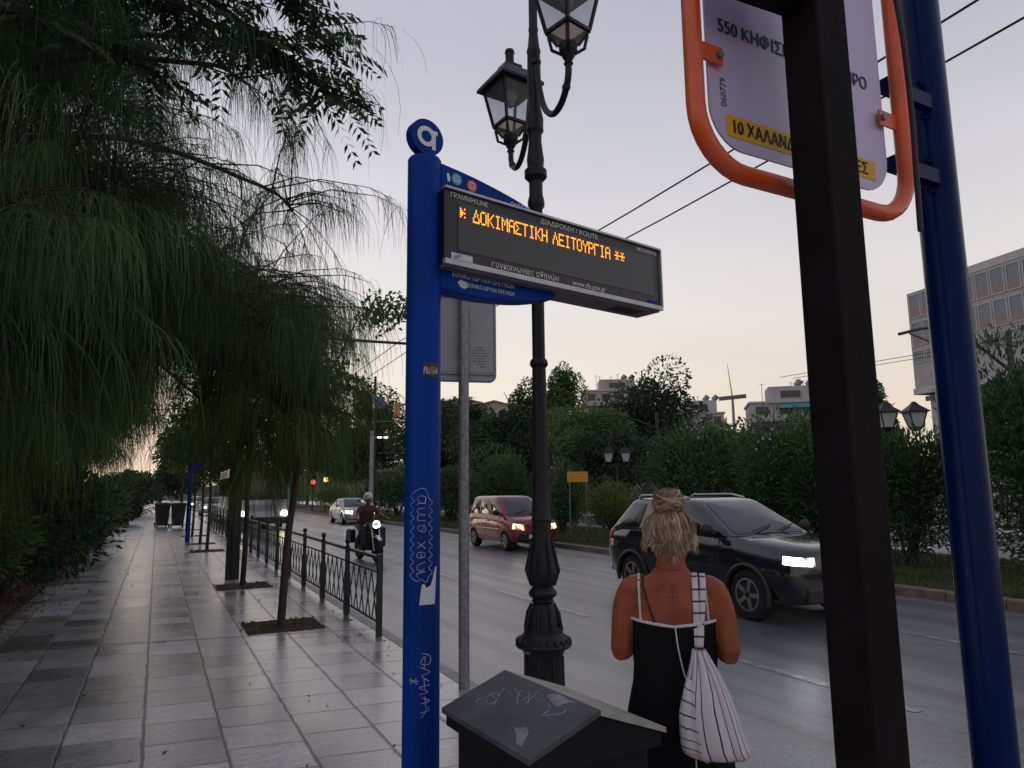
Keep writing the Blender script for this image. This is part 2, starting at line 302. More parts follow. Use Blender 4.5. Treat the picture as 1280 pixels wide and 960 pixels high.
def stripes(name, axis='u', n=9, duty=.13, base=(.60, .55, .60), dark=(.02, .02, .05)):
    m, t, b, o = nodes(name); N = t.nodes.new; L = t.links.new
    uv = N('ShaderNodeUVMap'); s = N('ShaderNodeSeparateXYZ'); L(uv.outputs[0], s.inputs[0])
    no = N('ShaderNodeTexNoise'); no.inputs['Scale'].default_value = 7; L(uv.outputs[0], no.inputs['Vector'])
    a = N('ShaderNodeMath'); a.operation = 'MULTIPLY'; a.inputs[1].default_value = n; L(s.outputs['X' if axis == 'u' else 'Y'], a.inputs[0])
    a2 = N('ShaderNodeMath'); a2.operation = 'MULTIPLY_ADD'; a2.inputs[1].default_value = .25; L(no.outputs['Fac'], a2.inputs[0]); L(a.outputs[0], a2.inputs[2])
    fr = N('ShaderNodeMath'); fr.operation = 'FRACT'; L(a2.outputs[0], fr.inputs[0])
    lt = N('ShaderNodeMath'); lt.operation = 'LESS_THAN'; lt.inputs[1].default_value = duty; L(fr.outputs[0], lt.inputs[0])
    mi = N('ShaderNodeMix'); mi.data_type = 'RGBA'; mi.inputs['A'].default_value = (*base, 1); mi.inputs['B'].default_value = (*dark, 1); L(lt.outputs[0], mi.inputs['Factor'])
    L(mi.outputs['Result'], b.inputs['Base Color']); b.inputs['Roughness'].default_value = .85
    return m
M['bag_stripe'] = stripes('striped_bag_cloth', 'u', 11, .14); M['bag_cross'] = stripes('cross_striped_bag_cloth', 'v', 9, .12)
M['strap_stripe'] = stripes('striped_strap_cloth', 'v', 9, .16)

# ---------------------------------------------------------------- mesh helpers
def tag(o, label=None, cat=None, group=None, kind=None):
    if label: o['label'] = label
    if cat: o['category'] = cat
    if group: o['group'] = group
    if kind: o['kind'] = kind
    return o
def thing(name, label, cat, loc=(0, 0, 0), rz=0, group=None):
    o = bpy.data.objects.new(name, None); COL.objects.link(o); o.empty_display_size = .1
    o.location = loc; o.rotation_euler = (0, 0, rz)
    return tag(o, label, cat, group)
def link(name, me, mat, parent=None):
    o = bpy.data.objects.new(name, me); COL.objects.link(o)
    if mat is not None and not me.materials: me.materials.append(M[mat] if isinstance(mat, str) else mat)
    if parent: o.parent = parent
    return o
class MB:
    def __init__(s): s.v = []; s.f = []
    def add(s, vs, fs):
        b = len(s.v); s.v += [tuple(v) for v in vs]; s.f += [tuple(i+b for i in f) for f in fs]; return s
    def box(s, c, d, rot=None, bev=0):
        hx, hy, hz = d[0]/2, d[1]/2, d[2]/2
        vs = [Vector((x*hx, y*hy, z*hz)) for z in (-1, 1) for y in (-1, 1) for x in (-1, 1)]
        if rot is not None: vs = [rot @ v for v in vs]
        return s.add([v+Vector(c) for v in vs], [(0, 2, 3, 1), (4, 5, 7, 6), (0, 1, 5, 4), (2, 6, 7, 3), (0, 4, 6, 2), (1, 3, 7, 5)])
    def tube(s, pts, rad, n=8, cap=True, flat=1.0):
        pts = [Vector(p) for p in pts]; m = len(pts)
        rad = [rad]*m if not hasattr(rad, '__len__') else rad
        vs = []; prev = None
        for i, p in enumerate(pts):
            d = (pts[min(i+1, m-1)]-pts[max(i-1, 0)]); d = d.normalized() if d.length > 1e-9 else Vector((0, 0, 1))
            if prev is None:
                a = Vector((0, 0, 1)) if abs(d.z) < .9 else Vector((1, 0, 0)); x = d.cross(a).normalized()
            else: x = (prev-d*prev.dot(d)); x = x.normalized() if x.length > 1e-6 else d.orthogonal().normalized()
            prev = x; y = d.cross(x)
            for k in range(n):
                t = 2*math.pi*k/n; vs.append(p+(x*math.cos(t)+y*math.sin(t)*flat)*rad[i])
        fs = [(i*n+k, i*n+(k+1) % n, (i+1)*n+(k+1) % n, (i+1)*n+k) for i in range(m-1) for k in range(n)]
        if cap: fs += [tuple(range(n))[::-1], tuple(range((m-1)*n, m*n))]
        return s.add(vs, fs)
    def bar(s, a, b, w, h=None):
        h = h or w; a = Vector(a); b = Vector(b); d = (b-a); L_ = d.length; d.normalize()
        up = Vector((0, 0, 1)) if abs(d.z) < .95 else Vector((0, 1, 0))
        x = d.cross(up).normalized(); y = x.cross(d)
        vs = [p+x*sx*w/2+y*sy*h/2 for p in (a, b) for sx, sy in ((-1, -1), (1, -1), (1, 1), (-1, 1))]
        return s.add(vs, [(0, 1, 2, 3), (7, 6, 5, 4), (0, 4, 5, 1), (1, 5, 6, 2), (2, 6, 7, 3), (3, 7, 4, 0)])
    def lathe(s, prof, n=24, c=(0, 0, 0), sq=None):
        vs = []
        for r, z in prof:
            for k in range(n):
                t = 2*math.pi*k/n; vs.append((c[0]+r*math.cos(t), c[1]+r*math.sin(t), c[2]+z))
        m = len(prof)
        fs = [(i*n+k, i*n+(k+1) % n, (i+1)*n+(k+1) % n, (i+1)*n+k) for i in range(m-1) for k in range(n)]
        fs += [tuple(range(n))[::-1], tuple(range((m-1)*n, m*n))]
        return s.add(vs, fs)
    def prism(s, poly, a, b, axis='y'):   # poly of (u,w); extruded along axis from a to b
        def P(u, w, t): return (u, t, w) if axis == 'y' else ((t, u, w) if axis == 'x' else (u, w, t))
        n = len(poly); vs = [P(u, w, a) for u, w in poly]+[P(u, w, b) for u, w in poly]
        return s.add(vs, [tuple(range(n))[::-1], tuple(range(n, 2*n))]+[(k, (k+1) % n, n+(k+1) % n, n+k) for k in range(n)])
    def ball(s, c, r, n=10, m=7, rot=None):
        rx, ry, rz = r if hasattr(r, '__len__') else (r, r, r)
        vs = []
        for i in range(m+1):
            p = math.pi*i/m
            for k in range(n):
                t = 2*math.pi*k/n; v = Vector((rx*max(math.sin(p), .02)*math.cos(t), ry*max(math.sin(p), .02)*math.sin(t), rz*math.cos(p)))
                if rot is not None: v = rot @ v
                vs.append(v+Vector(c))
        fs = [(i*n+k, (i+1)*n+k, (i+1)*n+(k+1) % n, i*n+(k+1) % n) for i in range(m) for k in range(n)]
        fs += [tuple(range(n)), tuple(range(m*n, (m+1)*n))[::-1]]
        return s.add(vs, fs)
    def loft(s, rings, cap=True):
        n = len(rings[0]); m = len(rings); vs = [p for r in rings for p in r]
        fs = [(i*n+k, i*n+(k+1) % n, (i+1)*n+(k+1) % n, (i+1)*n+k) for i in range(m-1) for k in range(n)]
        if cap: fs += [tuple(range(n))[::-1], tuple(range((m-1)*n, m*n))]
        return s.add(vs, fs)
    def mesh(s, name):
        me = bpy.data.meshes.new(name); me.from_pydata(s.v, [], s.f); me.update()
        bm = bmesh.new(); bm.from_mesh(me); bmesh.ops.recalc_face_normals(bm, faces=bm.faces[:]); bm.to_mesh(me); bm.free()
        return me
    def build(s, name, mat, parent=None, smooth=None, bevel=0, subsurf=0):
        me = s.mesh(name)
        if bevel or subsurf:
            o = bpy.data.objects.new('tmp', me); COL.objects.link(o)
            if bevel: b = o.modifiers.new('b', 'BEVEL'); b.width = bevel; b.segments = 2; b.limit_method = 'ANGLE'; b.angle_limit = R(40)
            if subsurf: b = o.modifiers.new('s', 'SUBSURF'); b.levels = subsurf
            me = applied(o, name)
        if smooth is not None: shade(me, smooth)
        return link(name, me, mat, parent)
def applied(o, name):
    dg = bpy.context.evaluated_depsgraph_get(); dg.update()
    me = bpy.data.meshes.new_from_object(o.evaluated_get(dg)); me.name = name
    bpy.data.objects.remove(o, do_unlink=True)
    return me
def shade(me, ang=40):
    me.polygons.foreach_set('use_smooth', [True]*len(me.polygons))
    bm = bmesh.new(); bm.from_mesh(me)
    for e in bm.edges: e.smooth = not (len(e.link_faces) == 2 and e.calc_face_angle(0) > R(ang))
    bm.to_mesh(me); bm.free()
def npmesh(name, V, Q, tone=None):
    me = bpy.data.meshes.new(name); V = np.asarray(V, np.float32); Q = np.asarray(Q, np.int32); k = Q.shape[1]
    me.vertices.add(len(V)); me.vertices.foreach_set('co', V.ravel())
    me.loops.add(Q.size); me.loops.foreach_set('vertex_index', Q.ravel())
    me.polygons.add(len(Q)); me.polygons.foreach_set('loop_start', np.arange(0, Q.size, k, dtype=np.int32))
    me.update(calc_edges=True)
    if tone is not None:
        a = me.attributes.new('tone', 'FLOAT', 'POINT'); a.data.foreach_set('value', np.asarray(tone, np.float32))
    return me
def unit(a): return a/np.maximum(np.linalg.norm(a, axis=-1, keepdims=True), 1e-9)
def leaves_mesh(name, P, D, ln, wd, tone, droop=.0):
    n = len(P); D = unit(D); S = unit(np.cross(D, rng.normal(size=(n, 3))))
    ln = np.broadcast_to(ln, (n,))[:, None]; wd = np.broadcast_to(wd, (n,))[:, None]
    a = P; b = P+D*ln*.45+S*wd/2; c = P+D*ln; c[:, 2] -= (droop*ln[:, 0]); d = P+D*ln*.45-S*wd/2
    V = np.stack([a, b, c, d], 1).reshape(-1, 3); Q = np.arange(4*n).reshape(-1, 4)
    return npmesh(name, V, Q, np.repeat(tone, 4))
def strands_mesh(name, P, D, ln, wd, tone, K=6, grav=1.0):
    n = len(P); t = np.linspace(0, 1, K)[None, :, None]; ln = np.broadcast_to(ln, (n,))[:, None, None]
    D = D[:, None, :]; P = P[:, None, :]
    C = P+D*ln*(t-.55*t*t)*.8
    C = C+np.array([0, 0, -1.])*ln*grav*(t**1.7)*.85
    C = C+(rng.normal(size=(n, 1, 3))*np.array([.06, .06, 0]))*ln*t*t
    ang = rng.uniform(0, 2*np.pi, n); S = np.stack([np.cos(ang), np.sin(ang), np.zeros(n)], 1)[:, None, :]
    w = (np.broadcast_to(wd, (n,))[:, None, None])*(1-.75*t)
    V = np.stack([C-S*w/2, C+S*w/2], 2).reshape(-1, 3)
    b = (np.arange(n)*K*2)[:, None]+(np.arange(K-1)*2)[None, :]
    b = b.ravel(); Q = np.stack([b, b+1, b+3, b+2], 1)
    return npmesh(name, V, Q, np.repeat(tone, 2*K))
def dup(root, loc, rz, label=None, group=None, cat=None):
    r = root.copy(); COL.objects.link(r); r.location = loc; r.rotation_euler = (0, 0, rz)
    if label: r['label'] = label
    if group: r['group'] = group
    for ch in list(root.children):
        c = ch.copy(); COL.objects.link(c); c.parent = r
        for g in list(ch.children):
            d = g.copy(); COL.objects.link(d); d.parent = c
    return r
_fc = {}
def text(name, s, size, mat, parent, Mx, bold=.006, align='LEFT', sx=1.0):
    cu = bpy.data.curves.new(name, 'FONT'); cu.body = s.replace('Κ', 'K'); cu.size = size; cu.extrude = 0; cu.resolution_u = 3; cu.align_x = align
    o = bpy.data.objects.new('tmp', cu); COL.objects.link(o)
    me = applied(o, name); me.materials.clear()
    bm = bmesh.new(); bm.from_mesh(me); bmesh.ops.triangulate(bm, faces=bm.faces[:]); bmesh.ops.split_edges(bm, edges=bm.edges[:])
    for k, f in enumerate(bm.faces):      # glyph pieces that overlap must not lie in one plane
        if f.normal.z < 0: f.normal_flip()
        for v in f.verts: v.co.z += (k % 16)*.00002
    if bold > .01:
        src = bm.verts[:]+bm.edges[:]+bm.faces[:]
        for j, dx in enumerate((-bold, bold)):
            r_ = bmesh.ops.duplicate(bm, geom=src)
            for v in r_['geom']:
                if isinstance(v, bmesh.types.BMVert): v.co.x += dx*size; v.co.z += .0005*(j+1)
    bm.to_mesh(me); bm.free()
    me.transform(Mx @ Matrix.Diagonal((sx, 1, 1, 1)))
    return link(name, me, mat, parent)
def ribbon(mb, pts, w, mapf):
    pts = [Vector(p) for p in pts]; prev = []
    vs = []
    for i, p in enumerate(pts):
        d = pts[min(i+1, len(pts)-1)]-pts[max(i-1, 0)]
        if d.length < 1e-9: d = Vector((1, 0))
        d.normalize(); n = Vector((-d.y, d.x))*w/2
        vs += [mapf(*(p-n)), mapf(*(p+n))]
    mb.add(vs, [(2*i, 2*i+1, 2*i+3, 2*i+2) for i in range(len(pts)-1)])
def smoothpts(pts, n=4):
    P = [Vector(p) for p in pts]; o = []
    for i in range(len(P)-1):
        a, b, c, d = P[max(i-1, 0)], P[i], P[i+1], P[min(i+2, len(P)-1)]
        for k in range(n):
            t = k/n; o.append(.5*((2*b)+(c-a)*t+(2*a-5*b+4*c-d)*t*t+(3*b-a-3*c+d)*t**3))
    return o+[P[-1]]
FACE = Matrix(((1, 0, 0, 0), (0, 0, -1, 0), (0, 1, 0, 0), (0, 0, 0, 1)))   # text in xy -> wall facing -y
def T(x, y, z): return Matrix.Translation((x, y, z))

# ================================================================ SETTING
def sheet(name, x0, x1, y0, y1, z, mat, nx=1, ny=1):
    mb = MB(); mb.add([(x0, y0, z), (x1, y0, z), (x1, y1, z), (x0, y1, z)], [(0, 1, 2, 3)])
    return tag(mb.build(name, mat), kind='structure')
ZR = -.12
sheet('ground', -1500, 1500, -1500, 1500, -.16, 'ground')
mb = MB(); mb.box((.27, 70, -.1), (4.4, 180, .2)); tag(mb.build('pavement', 'paving'), kind='structure')
sheet('road', 2.6, 11.35, -20, 160, ZR, 'asphalt')
sheet('far_road', 17.4, 25.2, -20, 160, ZR, 'asphalt')
mb = MB()
for i in range(170): mb.box((2.545, -15+i*1.0, -.088), (.15, .985, .182))
tag(mb.build('kerb', 'kerb', bevel=.012), kind='structure')
mb = MB()
for i in range(150): mb.box((11.28, -12+i*.9, -.06), (.24, .885, .16+.006*math.sin(i*7.3)))
tag(mb.build('median_kerb', 'kerb_brown', bevel=.02), kind='structure')
mb = MB()
for i in range(150): mb.box((17.28, -12+i*.9, -.06), (.24, .885, .16))
tag(mb.build('far_kerb', 'kerb', bevel=.02), kind='structure')
mb = MB(); mb.box((14.28, 60, -.06), (5.74, 160, .10)); tag(mb.build('median_soil', 'soil'), kind='structure')
mb = MB(); mb.box((27, 60, -.08), (3.6, 160, .20)); tag(mb.build('far_pavement', 'concrete_pale'), kind='structure')
# worn lane lines
mb = MB()
for i in range(28):
    mb.add([(5.55, -6+i*5, ZR+.004), (5.66, -6+i*5, ZR+.004), (5.66, -3+i*5, ZR+.004), (5.55, -3+i*5, ZR+.004)], [(0, 1, 2, 3)])
    mb.add([(8.35, -6+i*5, ZR+.004), (8.46, -6+i*5, ZR+.004), (8.46, -3+i*5, ZR+.004), (8.35, -3+i*5, ZR+.004)], [(0, 1, 2, 3)])
tag(mb.build('road_markings', 'road_paint'), kind='structure')
mb = MB(); mb.add([(-2.4, -10, .006), (-1.75, -10, .006), (-1.7, 160, .006), (-2.4, 160, .006)], [(0, 1, 2, 3)])
mb.add([(-9, -10, .05), (-2.2, -10, .05), (-2.2, 160, .05), (-9, 160, .05)], [(0, 1, 2, 3)])
tag(mb.build('planting_bed', 'soil'), kind='structure')
# grass on the median
n = 60000
P = np.stack([rng.uniform(11.4, 17.0, n), 3+rng.uniform(0, 1, n)**1.6*42, np.full(n, -.012)], 1)
P = P[(P[:, 0] < 12.9) | (rng.uniform(size=n) < .6)]; n = len(P)
D = np.stack([rng.normal(0, .4, n), rng.normal(0, .4, n), np.ones(n)], 1)
me = leaves_mesh('grass', P, D, rng.uniform(.05, .15, n), .02, np.clip(rng.uniform(0, .8, n)+.4*np.sin(P[:, 0]*3+P[:, 1]*1.3), 0, 1))
tag(link('grass', me, 'grass'), kind='stuff')
# fallen leaves by the planting bed
n = 3800
P = np.stack([-2.3+np.abs(rng.normal(0, .42, n)), rng.uniform(5, 24, n), rng.uniform(.012, .03, n)], 1)
D = np.stack([rng.normal(size=n), rng.normal(size=n), rng.normal(0, .12, n)], 1)
tag(link('fallen_leaves', leaves_mesh('fallen_leaves', P, D, rng.uniform(.03, .08, n), .025, rng.uniform(0, 1, n)), 'dry_leaf'), kind='stuff')
# tree pits
mb = MB()
PITS = [(1.50, 9.75), (1.47, 14.1), (1.37, 22.9), (1.35, 26.2), (1.35, 31), (1.35, 36), (1.35, 42)]
for x, y in PITS: mb.box((x+.02, y+.02, .001), (.92, .85, .012))
tag(mb.build('tree_pits', 'soil'), kind='structure')
n = 900; k = rng.randint(0, 3, n); pp = np.array(PITS)
P = np.stack([pp[k, 0]+rng.uniform(-.45, .45, n), pp[k, 1]+rng.uniform(-.42, .42, n), rng.uniform(.012, .03, n)], 1)
D = np.stack([rng.normal(size=n), rng.normal(size=n), rng.normal(0, .2, n)], 1)
tag(link('pit_litter', leaves_mesh('pit_litter', P, D, rng.uniform(.03, .07, n), .022, rng.uniform(0, 1, n)), 'dry_leaf'), kind='stuff')
# scrub hill behind the houses
xs = np.linspace(-40, 420, 60); ys = np.linspace(60, 420, 50)
X, Y = np.meshgrid(xs, ys, indexing='ij')
Z = 13*np.exp(-(((X-75)/60)**2+((Y-240)/80)**2))+10*np.exp(-(((X-190)/70)**2+((Y-190)/90)**2))+1.2*np.sin(X*.07)*np.cos(Y*.05)-2.2
V = np.stack([X, Y, Z], -1).reshape(-1, 3); ii = np.arange(59*49); a = (ii//49)*50+ii % 49
tag(link('hill', npmesh('hill', V, np.stack([a, a+50, a+51, a+1], 1)), 'hillside'), kind='structure')

# ================================================================ BUILDINGS
def facade_window(parent, cx, cz, w, h, y, mf, mp, sp=0):
    """window in local xz, facing -y, set a little proud of the wall"""
    mb = MB(); t = .09
    mb.box((cx, y-.03, cz+h/2-t/2), (w, .08, t)).box((cx, y-.03, cz-h/2+t/2), (w, .08, t))
    mb.box((cx-w/2+t/2, y-.03, cz), (t, .076, h-2*t)).box((cx+w/2-t/2, y-.03, cz), (t, .076, h-2*t))
    f = mb.build('window', mf, parent)
    lo = cz-h/2+t+sp*h
    p = MB().box((cx, y-.012, (lo+cz+h/2-t)/2), (w-2*t, .02, cz+h/2-t-lo)).build('pane', mp, f)
    if sp: MB().box((cx, y-.02, (cz-h/2+t+lo)/2), (w-2*t, .05, sp*h-.02)).build('spandrel', 'spandrel', f)
    return f
# office block on the right: facade runs roughly along the street, facing it
OFF = thing('office_building', 'grey concrete modern office block with rows of square windows over pink panels', 'office building', (55.7, 37.5, -.1), R(-90-11))
# local +x runs along the facade toward the camera side, -y faces the street
OW = 30
MB().box((OW/2, 7, 13.5), (OW, 14, 8.2)).build('wall', 'concrete', OFF)
MB().box((OW/2+2.6, 7.05, 17.85), (OW-5, 14.2, .6)).build('roof', 'concrete_pale', OFF)
MB().box((OW/2, 7.6, 4.6), (OW-.6, 13, 9.2)).build('lower_wall', 'stain_wall', OFF)
MB().box((OW/2, 6.8, 9.3), (OW+.05, 14.0, .5)).build('ledge', 'concrete_pale', OFF)
MB().box((2.0, 5, 18.3), (2.2, 4, 1.0)).build('roof_cabin', 'concrete_pale', OFF)
mb = MB(); mb.tube([(1.5, 4, 18.6), (1.5, 4, 20.6)], .04, 5).tube([(1.1, 4, 21.3), (1.15, 4, 20.6), (1.85, 4, 20.6), (1.9, 4, 21.3)], .035, 5).build('antenna', 'grey_metal', OFF)
for r, (cz, h) in enumerate(((16.4, 2.0), (14.05, 2.0), (12.15, 1.05))):
    for k in range(14):
        facade_window(OFF, .75+k*1.25, cz, 1.13, h, 0, 'concrete_pale', 'win', .33 if r < 2 else 0)
MB().box((1.6, .56, 8.7), (2.4, .1, .4)).build('vent_slot', 'win_dark', OFF)
# apartment block seen beyond the oleanders
def flats(name, label, loc, rz, w, d, h, floors, cols, wall, balc, top=True, awn=False):
    r = thing(name, label, 'apartment building', loc, rz)
    MB().box((0, d/2, h/2), (w, d, h)).build('wall', wall, r)
    MB().box((0, d/2, h+.15), (w+.5, d+.5, .3)).build('roof', 'concrete_pale', r)
    fh = h/floors
    for f in range(floors):
        for c in range(cols):
            cx = -w/2+(c+.5)*w/cols
            facade_window(r, cx, f*fh+fh*.55, w/cols*.6, fh*.6, 0, 'plaster_white', 'win_dark')
    if balc:
        for f in range(1, floors):
            b = MB().box((0, -.75, f*fh+.0), (w+.3, 1.5, .18)).build('balcony', 'concrete_pale', r)
            MB().box((0, -1.46, f*fh+.55), (w+.2, .06, .75)).build('parapet', 'plaster_white', b)
    if top:
        s = MB().box((w*.1, d*.5, h+1.5), (w*.62, d*.6, 2.6)).build('penthouse', wall, r)
        facade_window(r, w*.1, h+1.5, w*.3, 1.3, d*.2, 'plaster_white', 'win_dark')
        mb = MB()
        for k in range(5):
            x = rng.uniform(-w*.4, w*.4); z = rng.uniform(1.5, 3.4); mb.tube([(x, d*.5, h), (x, d*.5, h+2.8+z*.5)], .05, 4).tube([(x-.4, d*.5, h+2.6+z*.5), (x+.4, d*.5, h+2.7+z*.5)], .03, 4)
        mb.build('antenna', 'grey_metal', r)
        mb = MB()
        for k in range(2):
            mb.tube([(w*.2+k*1.7, d*.3, h+2.9), (w*.2+k*1.7+.7, d*.3, h+3.7)], .5, 8)
        mb.build('water_heater', 'grey_metal', r)
    for f in range(floors):
        for c in range(cols):
            if rng.uniform() < .45:
                cx = -w/2+(c+.5)*w/cols+rng.uniform(.3, .9); MB().box((cx, -.28, f*fh+fh*.22), (.75, .5, .55)).build('air_conditioner', 'concrete_pale', r)
    mb = MB()
    for f in range(1, floors):
        if balc:
            for k in range(int(w/.6)): mb.box((-w/2+.3+k*.6, -1.46, f*fh+1.02), (.04, .05, .25))
    if balc: mb.build('balcony_rail', 'grey_metal', r)
    if awn:
        MB().add([(-w*.1, -1.4, h-.9), (w*.45, -1.4, h-.9), (w*.45, 0, h-.1), (-w*.1, 0, h-.1), (-w*.1, -1.4, h-.97), (w*.45, -1.4, h-.97), (w*.45, 0, h-.17), (-w*.1, 0, h-.17)], [(0, 1, 2, 3), (7, 6, 5, 4), (0, 4, 5, 1), (2, 6, 7, 3), (0, 3, 7, 4), (1, 5, 6, 2)]).build('awning', 'awning', r)
    return r
flats('apartment_block', 'grey apartment block with balconies and teal awnings beyond the white oleanders', (86.5, 79.5, 0), R(-40), 10.5, 9, 14.4, 5, 3, 'plaster_white', True, True, True)
flats('apartment_block', 'pinkish flat-roofed block with roof antennas behind the dark round tree', (85.0, 124, 0), R(-28), 12, 10, 21.8, 7, 4, 'plaster_cream', True)
flats('apartment_block', 'white terraced block left of the mast with stepped roofline', (89, 103, 0), R(-35), 10, 12, 15.0, 5, 4, 'plaster_white', True)
flats('apartment_block', 'low beige block lying in front of the tall mast', (95.5, 97, 0), R(-38), 9, 10, 9.8, 4, 4, 'plaster_cream', True, False)
# house with a pitched gable, left of the ornate lamp post
def house(label, loc, rz, w, d, h, rh, wall):
    r = thing('house', label, 'house', loc, rz)
    MB().prism([(-w/2, 0), (w/2, 0), (w/2, h), (0, h+rh), (-w/2, h)], 0, d, 'y').build('wall', wall, r)
    mb = MB(); t = .3
    for s in (-1, 1):
        mb.add([(0, -.4, h+rh+.02), (s*(w/2+.5), -.4, h-.25), (s*(w/2+.5), d+.4, h-.25), (0, d+.4, h+rh+.02), (0, -.4, h+rh+t), (s*(w/2+.5), -.4, h-.25+t), (s*(w/2+.5), d+.4, h-.25+t), (0, d+.4, h+rh+t)],
               [(0, 1, 2, 3), (7, 6, 5, 4), (0, 4, 5, 1), (1, 5, 6, 2), (2, 6, 7, 3)])
    mb.build('roof', 'roof_tile', r)
    for x in (-w*.25, w*.2): facade_window(r, x, h-1.6, 1.3, 1.9, 0, 'plaster_white', 'win_dark')
    facade_window(r, w*.02, h-5, 1.3, 1.9, 0, 'plaster_white', 'win_dark')
    return r
house('cream house with low gabled roof between the grey sign post and the ornate lamp post', (64.8, 140, 0), R(-22), 9.5, 12, 19.4, 1.1, 'plaster_cream')
house('pinkish house with tiled roof partly behind the cream gabled house', (62.0, 152, 0), R(-25), 9, 10, 21.5, .9, 'plaster_cream')

# railing on the far side of the second carriageway
rl = thing('iron_railing', 'thin black iron railing along the far pavement before the office block', 'railing', (25.6, 0, .02), 0)
mb = MB(); mb.bar((0, 0, 1.45), (0, 60, 1.45), .05).bar((0, 0, .2), (0, 60, .2), .05); mb.build('rail', 'black_iron', rl)
for k in range(31): MB().box((0, k*2, .8), (.07, .07, 1.6)).build('post', 'black_iron', rl)
mb = MB()
for k in range(400): mb.box((0, k*.15, .82), (.018, .018, 1.3))
tag(mb.build('bars', 'black_iron', rl), kind='stuff')
wl = MB().box((33, 25, 1.0), (.4, 70, 2.2)).build('garden_wall', 'concrete_pale'); tag(wl, 'long low pale wall behind the black iron railing', 'wall')

# ================================================================ VEGETATION
def blob_points(n, c, r, lobes=9, spread=.62, lr=.48, fill=.35, flat=1.0):
    """points over the skins of random lobes inside an ellipsoid: an uneven crown with gaps"""
    c = np.array(c, float); r = np.array(r, float)
    lc = unit(rng.normal(size=(lobes, 3)))*rng.uniform(.45, 1, (lobes, 1))*spread
    rad = rng.uniform(.45, 1.45, lobes)*lr
    k = rng.randint(0, lobes, n)
    d = unit(rng.normal(size=(n, 3))); q = np.where(rng.uniform(size=(n, 1)) < fill, rng.uniform(.2, 1, (n, 1)), rng.uniform(.85, 1.08, (n, 1)))
    p = lc[k]+d*q*rad[k][:, None]
    tone = np.clip(.45+.25*rng.normal(size=lobes)[k]+rng.normal(0, .2, n), 0, 1)
    return c+p*r, d, tone
def trunk_mesh(h, r0, r1, limbs, lean=(0, 0), n=9):
    mb = MB(); pts = [(lean[0]*t*t+.04*h*.2*math.sin(t*5), lean[1]*t*t+.03*h*.2*math.cos(t*4)-.03*h*.2, h*t) for t in np.linspace(0, 1, 8)]
    mb.tube(pts, list(np.linspace(r0, r1, 8)), n)
    for (t, ex, ey, ez, rr) in limbs:
        i = int(t*7); b = Vector(pts[i]); e = Vector((ex, ey, ez)); mid = (b+e)/2+Vector((0, 0, .12*(e-b).length)); 
        mb.tube([b, b.lerp(mid, .5)+Vector((0, 0, .02)), mid, mid.lerp(e, .6), e], [rr, rr*.85, rr*.65, rr*.45, rr*.2], 6)
    return mb
def tree(name, label, x, y, h, w, mat, n, leaf, z0=None, lobes=12, group='trees beyond the road', tr=.2, z=-.05, aspect=.5, d=None, spread=.62, lr=.48):
    t = thing(name, label, 'tree', (x, y, z), rng.uniform(0, 6), group)
    z0 = h*.22 if z0 is None else z0
    limbs = [(.75, *(rng.uniform(-.35, .35, 2)*w), rng.uniform(.65, .9)*h, tr*.5) for _ in range(5)]
    trunk_mesh(h*.75, tr, tr*.4, limbs).build('trunk', 'bark', t, 60)
    P, D, tone = blob_points(n, (0, 0, (h+z0)/2), (w/2, (d or w)/2, (h-z0)/2), lobes, spread, lr)
    D = D+rng.normal(0, .6, D.shape)+np.array([0, 0, -.15])
    me = leaves_mesh('crown', P, D, rng.uniform(.7, 1.3, n)*leaf, leaf*aspect, tone, .15)
    link('crown', me, mat, t); return t
def bush(name, label, x, y, w, h, mat, n, leaf, group=None, flowers=None, nf=0, aspect=.22, cat='shrub', d=None, up=.5, z=-.02, lobes=11, spread=.6, lr=.52):
    t = thing(name, label, cat, (x, y, z), 0, group)
    mb = MB()
    for k in range(9):
        a = rng.uniform(0, 6.28); q = rng.uniform(.2, .7)
        mb.tube([(.1*math.cos(a), .1*math.sin(a), 0), (q*.5*w*.5*math.cos(a), q*.5*w*.5*math.sin(a), h*.4), (q*w*.5*math.cos(a), q*w*.5*math.sin(a), h*.8)], [.04, .025, .008], 5)
    mb.build('stems', 'bark', t)
    P, D, tone = blob_points(n, (0, 0, h*.5), (w/2, (d or w)/2, h*.52), lobes, spread, lr)
    P[:, 2] = np.abs(P[:, 2])+.05
    D2 = D*.8+rng.normal(0, .45, D.shape)+np.array([0, 0, up])
    link('foliage', leaves_mesh('foliage', P, D2, rng.uniform(.7, 1.3, n)*leaf, leaf*aspect, tone, .1), mat, t)
    if flowers:
        cl = 14; ci = rng.randint(0, n, cl); ok = P[ci][:, 2] > h*.55; base = P[ci][ok]
        if len(base) == 0: base = P[np.argsort(-P[:, 2])[:3]]
        k = rng.randint(0, len(base), nf); fp = base[k]+rng.normal(0, .13, (nf, 3)); fp += unit(fp-np.array([0, 0, h*.4]))*.08
        link('flowers', leaves_mesh('flowers', fp, rng.normal(size=(nf, 3)), .08, .07, np.ones(nf)), flowers, t)
    return t
G1 = 'oleander shrubs on the median'
bush('oleander', 'large rounded oleander with white flowers rising behind the roof of the black car', 14.5, 16.7, 3.9, 3.9, 'leaf_ole', 20000, .21, G1, 'petal', 90)
bush('oleander', 'tall oleander close left of the dark foreground post', 14.6, 13.0, 3.1, 3.6, 'leaf_ole', 17000, .2, G1, 'petal', 40)
bush('oleander', 'narrow dark oleander between the dark post and the blue pole', 14.5, 10.2, 2.0, 3.1, 'leaf_ole', 10000, .18, G1)
bush('oleander', 'big oleander at the right edge of the view, right of the blue pole', 15.0, 7.6, 3.6, 4.3, 'leaf_ole', 20000, .19, G1, 'petal', 50)
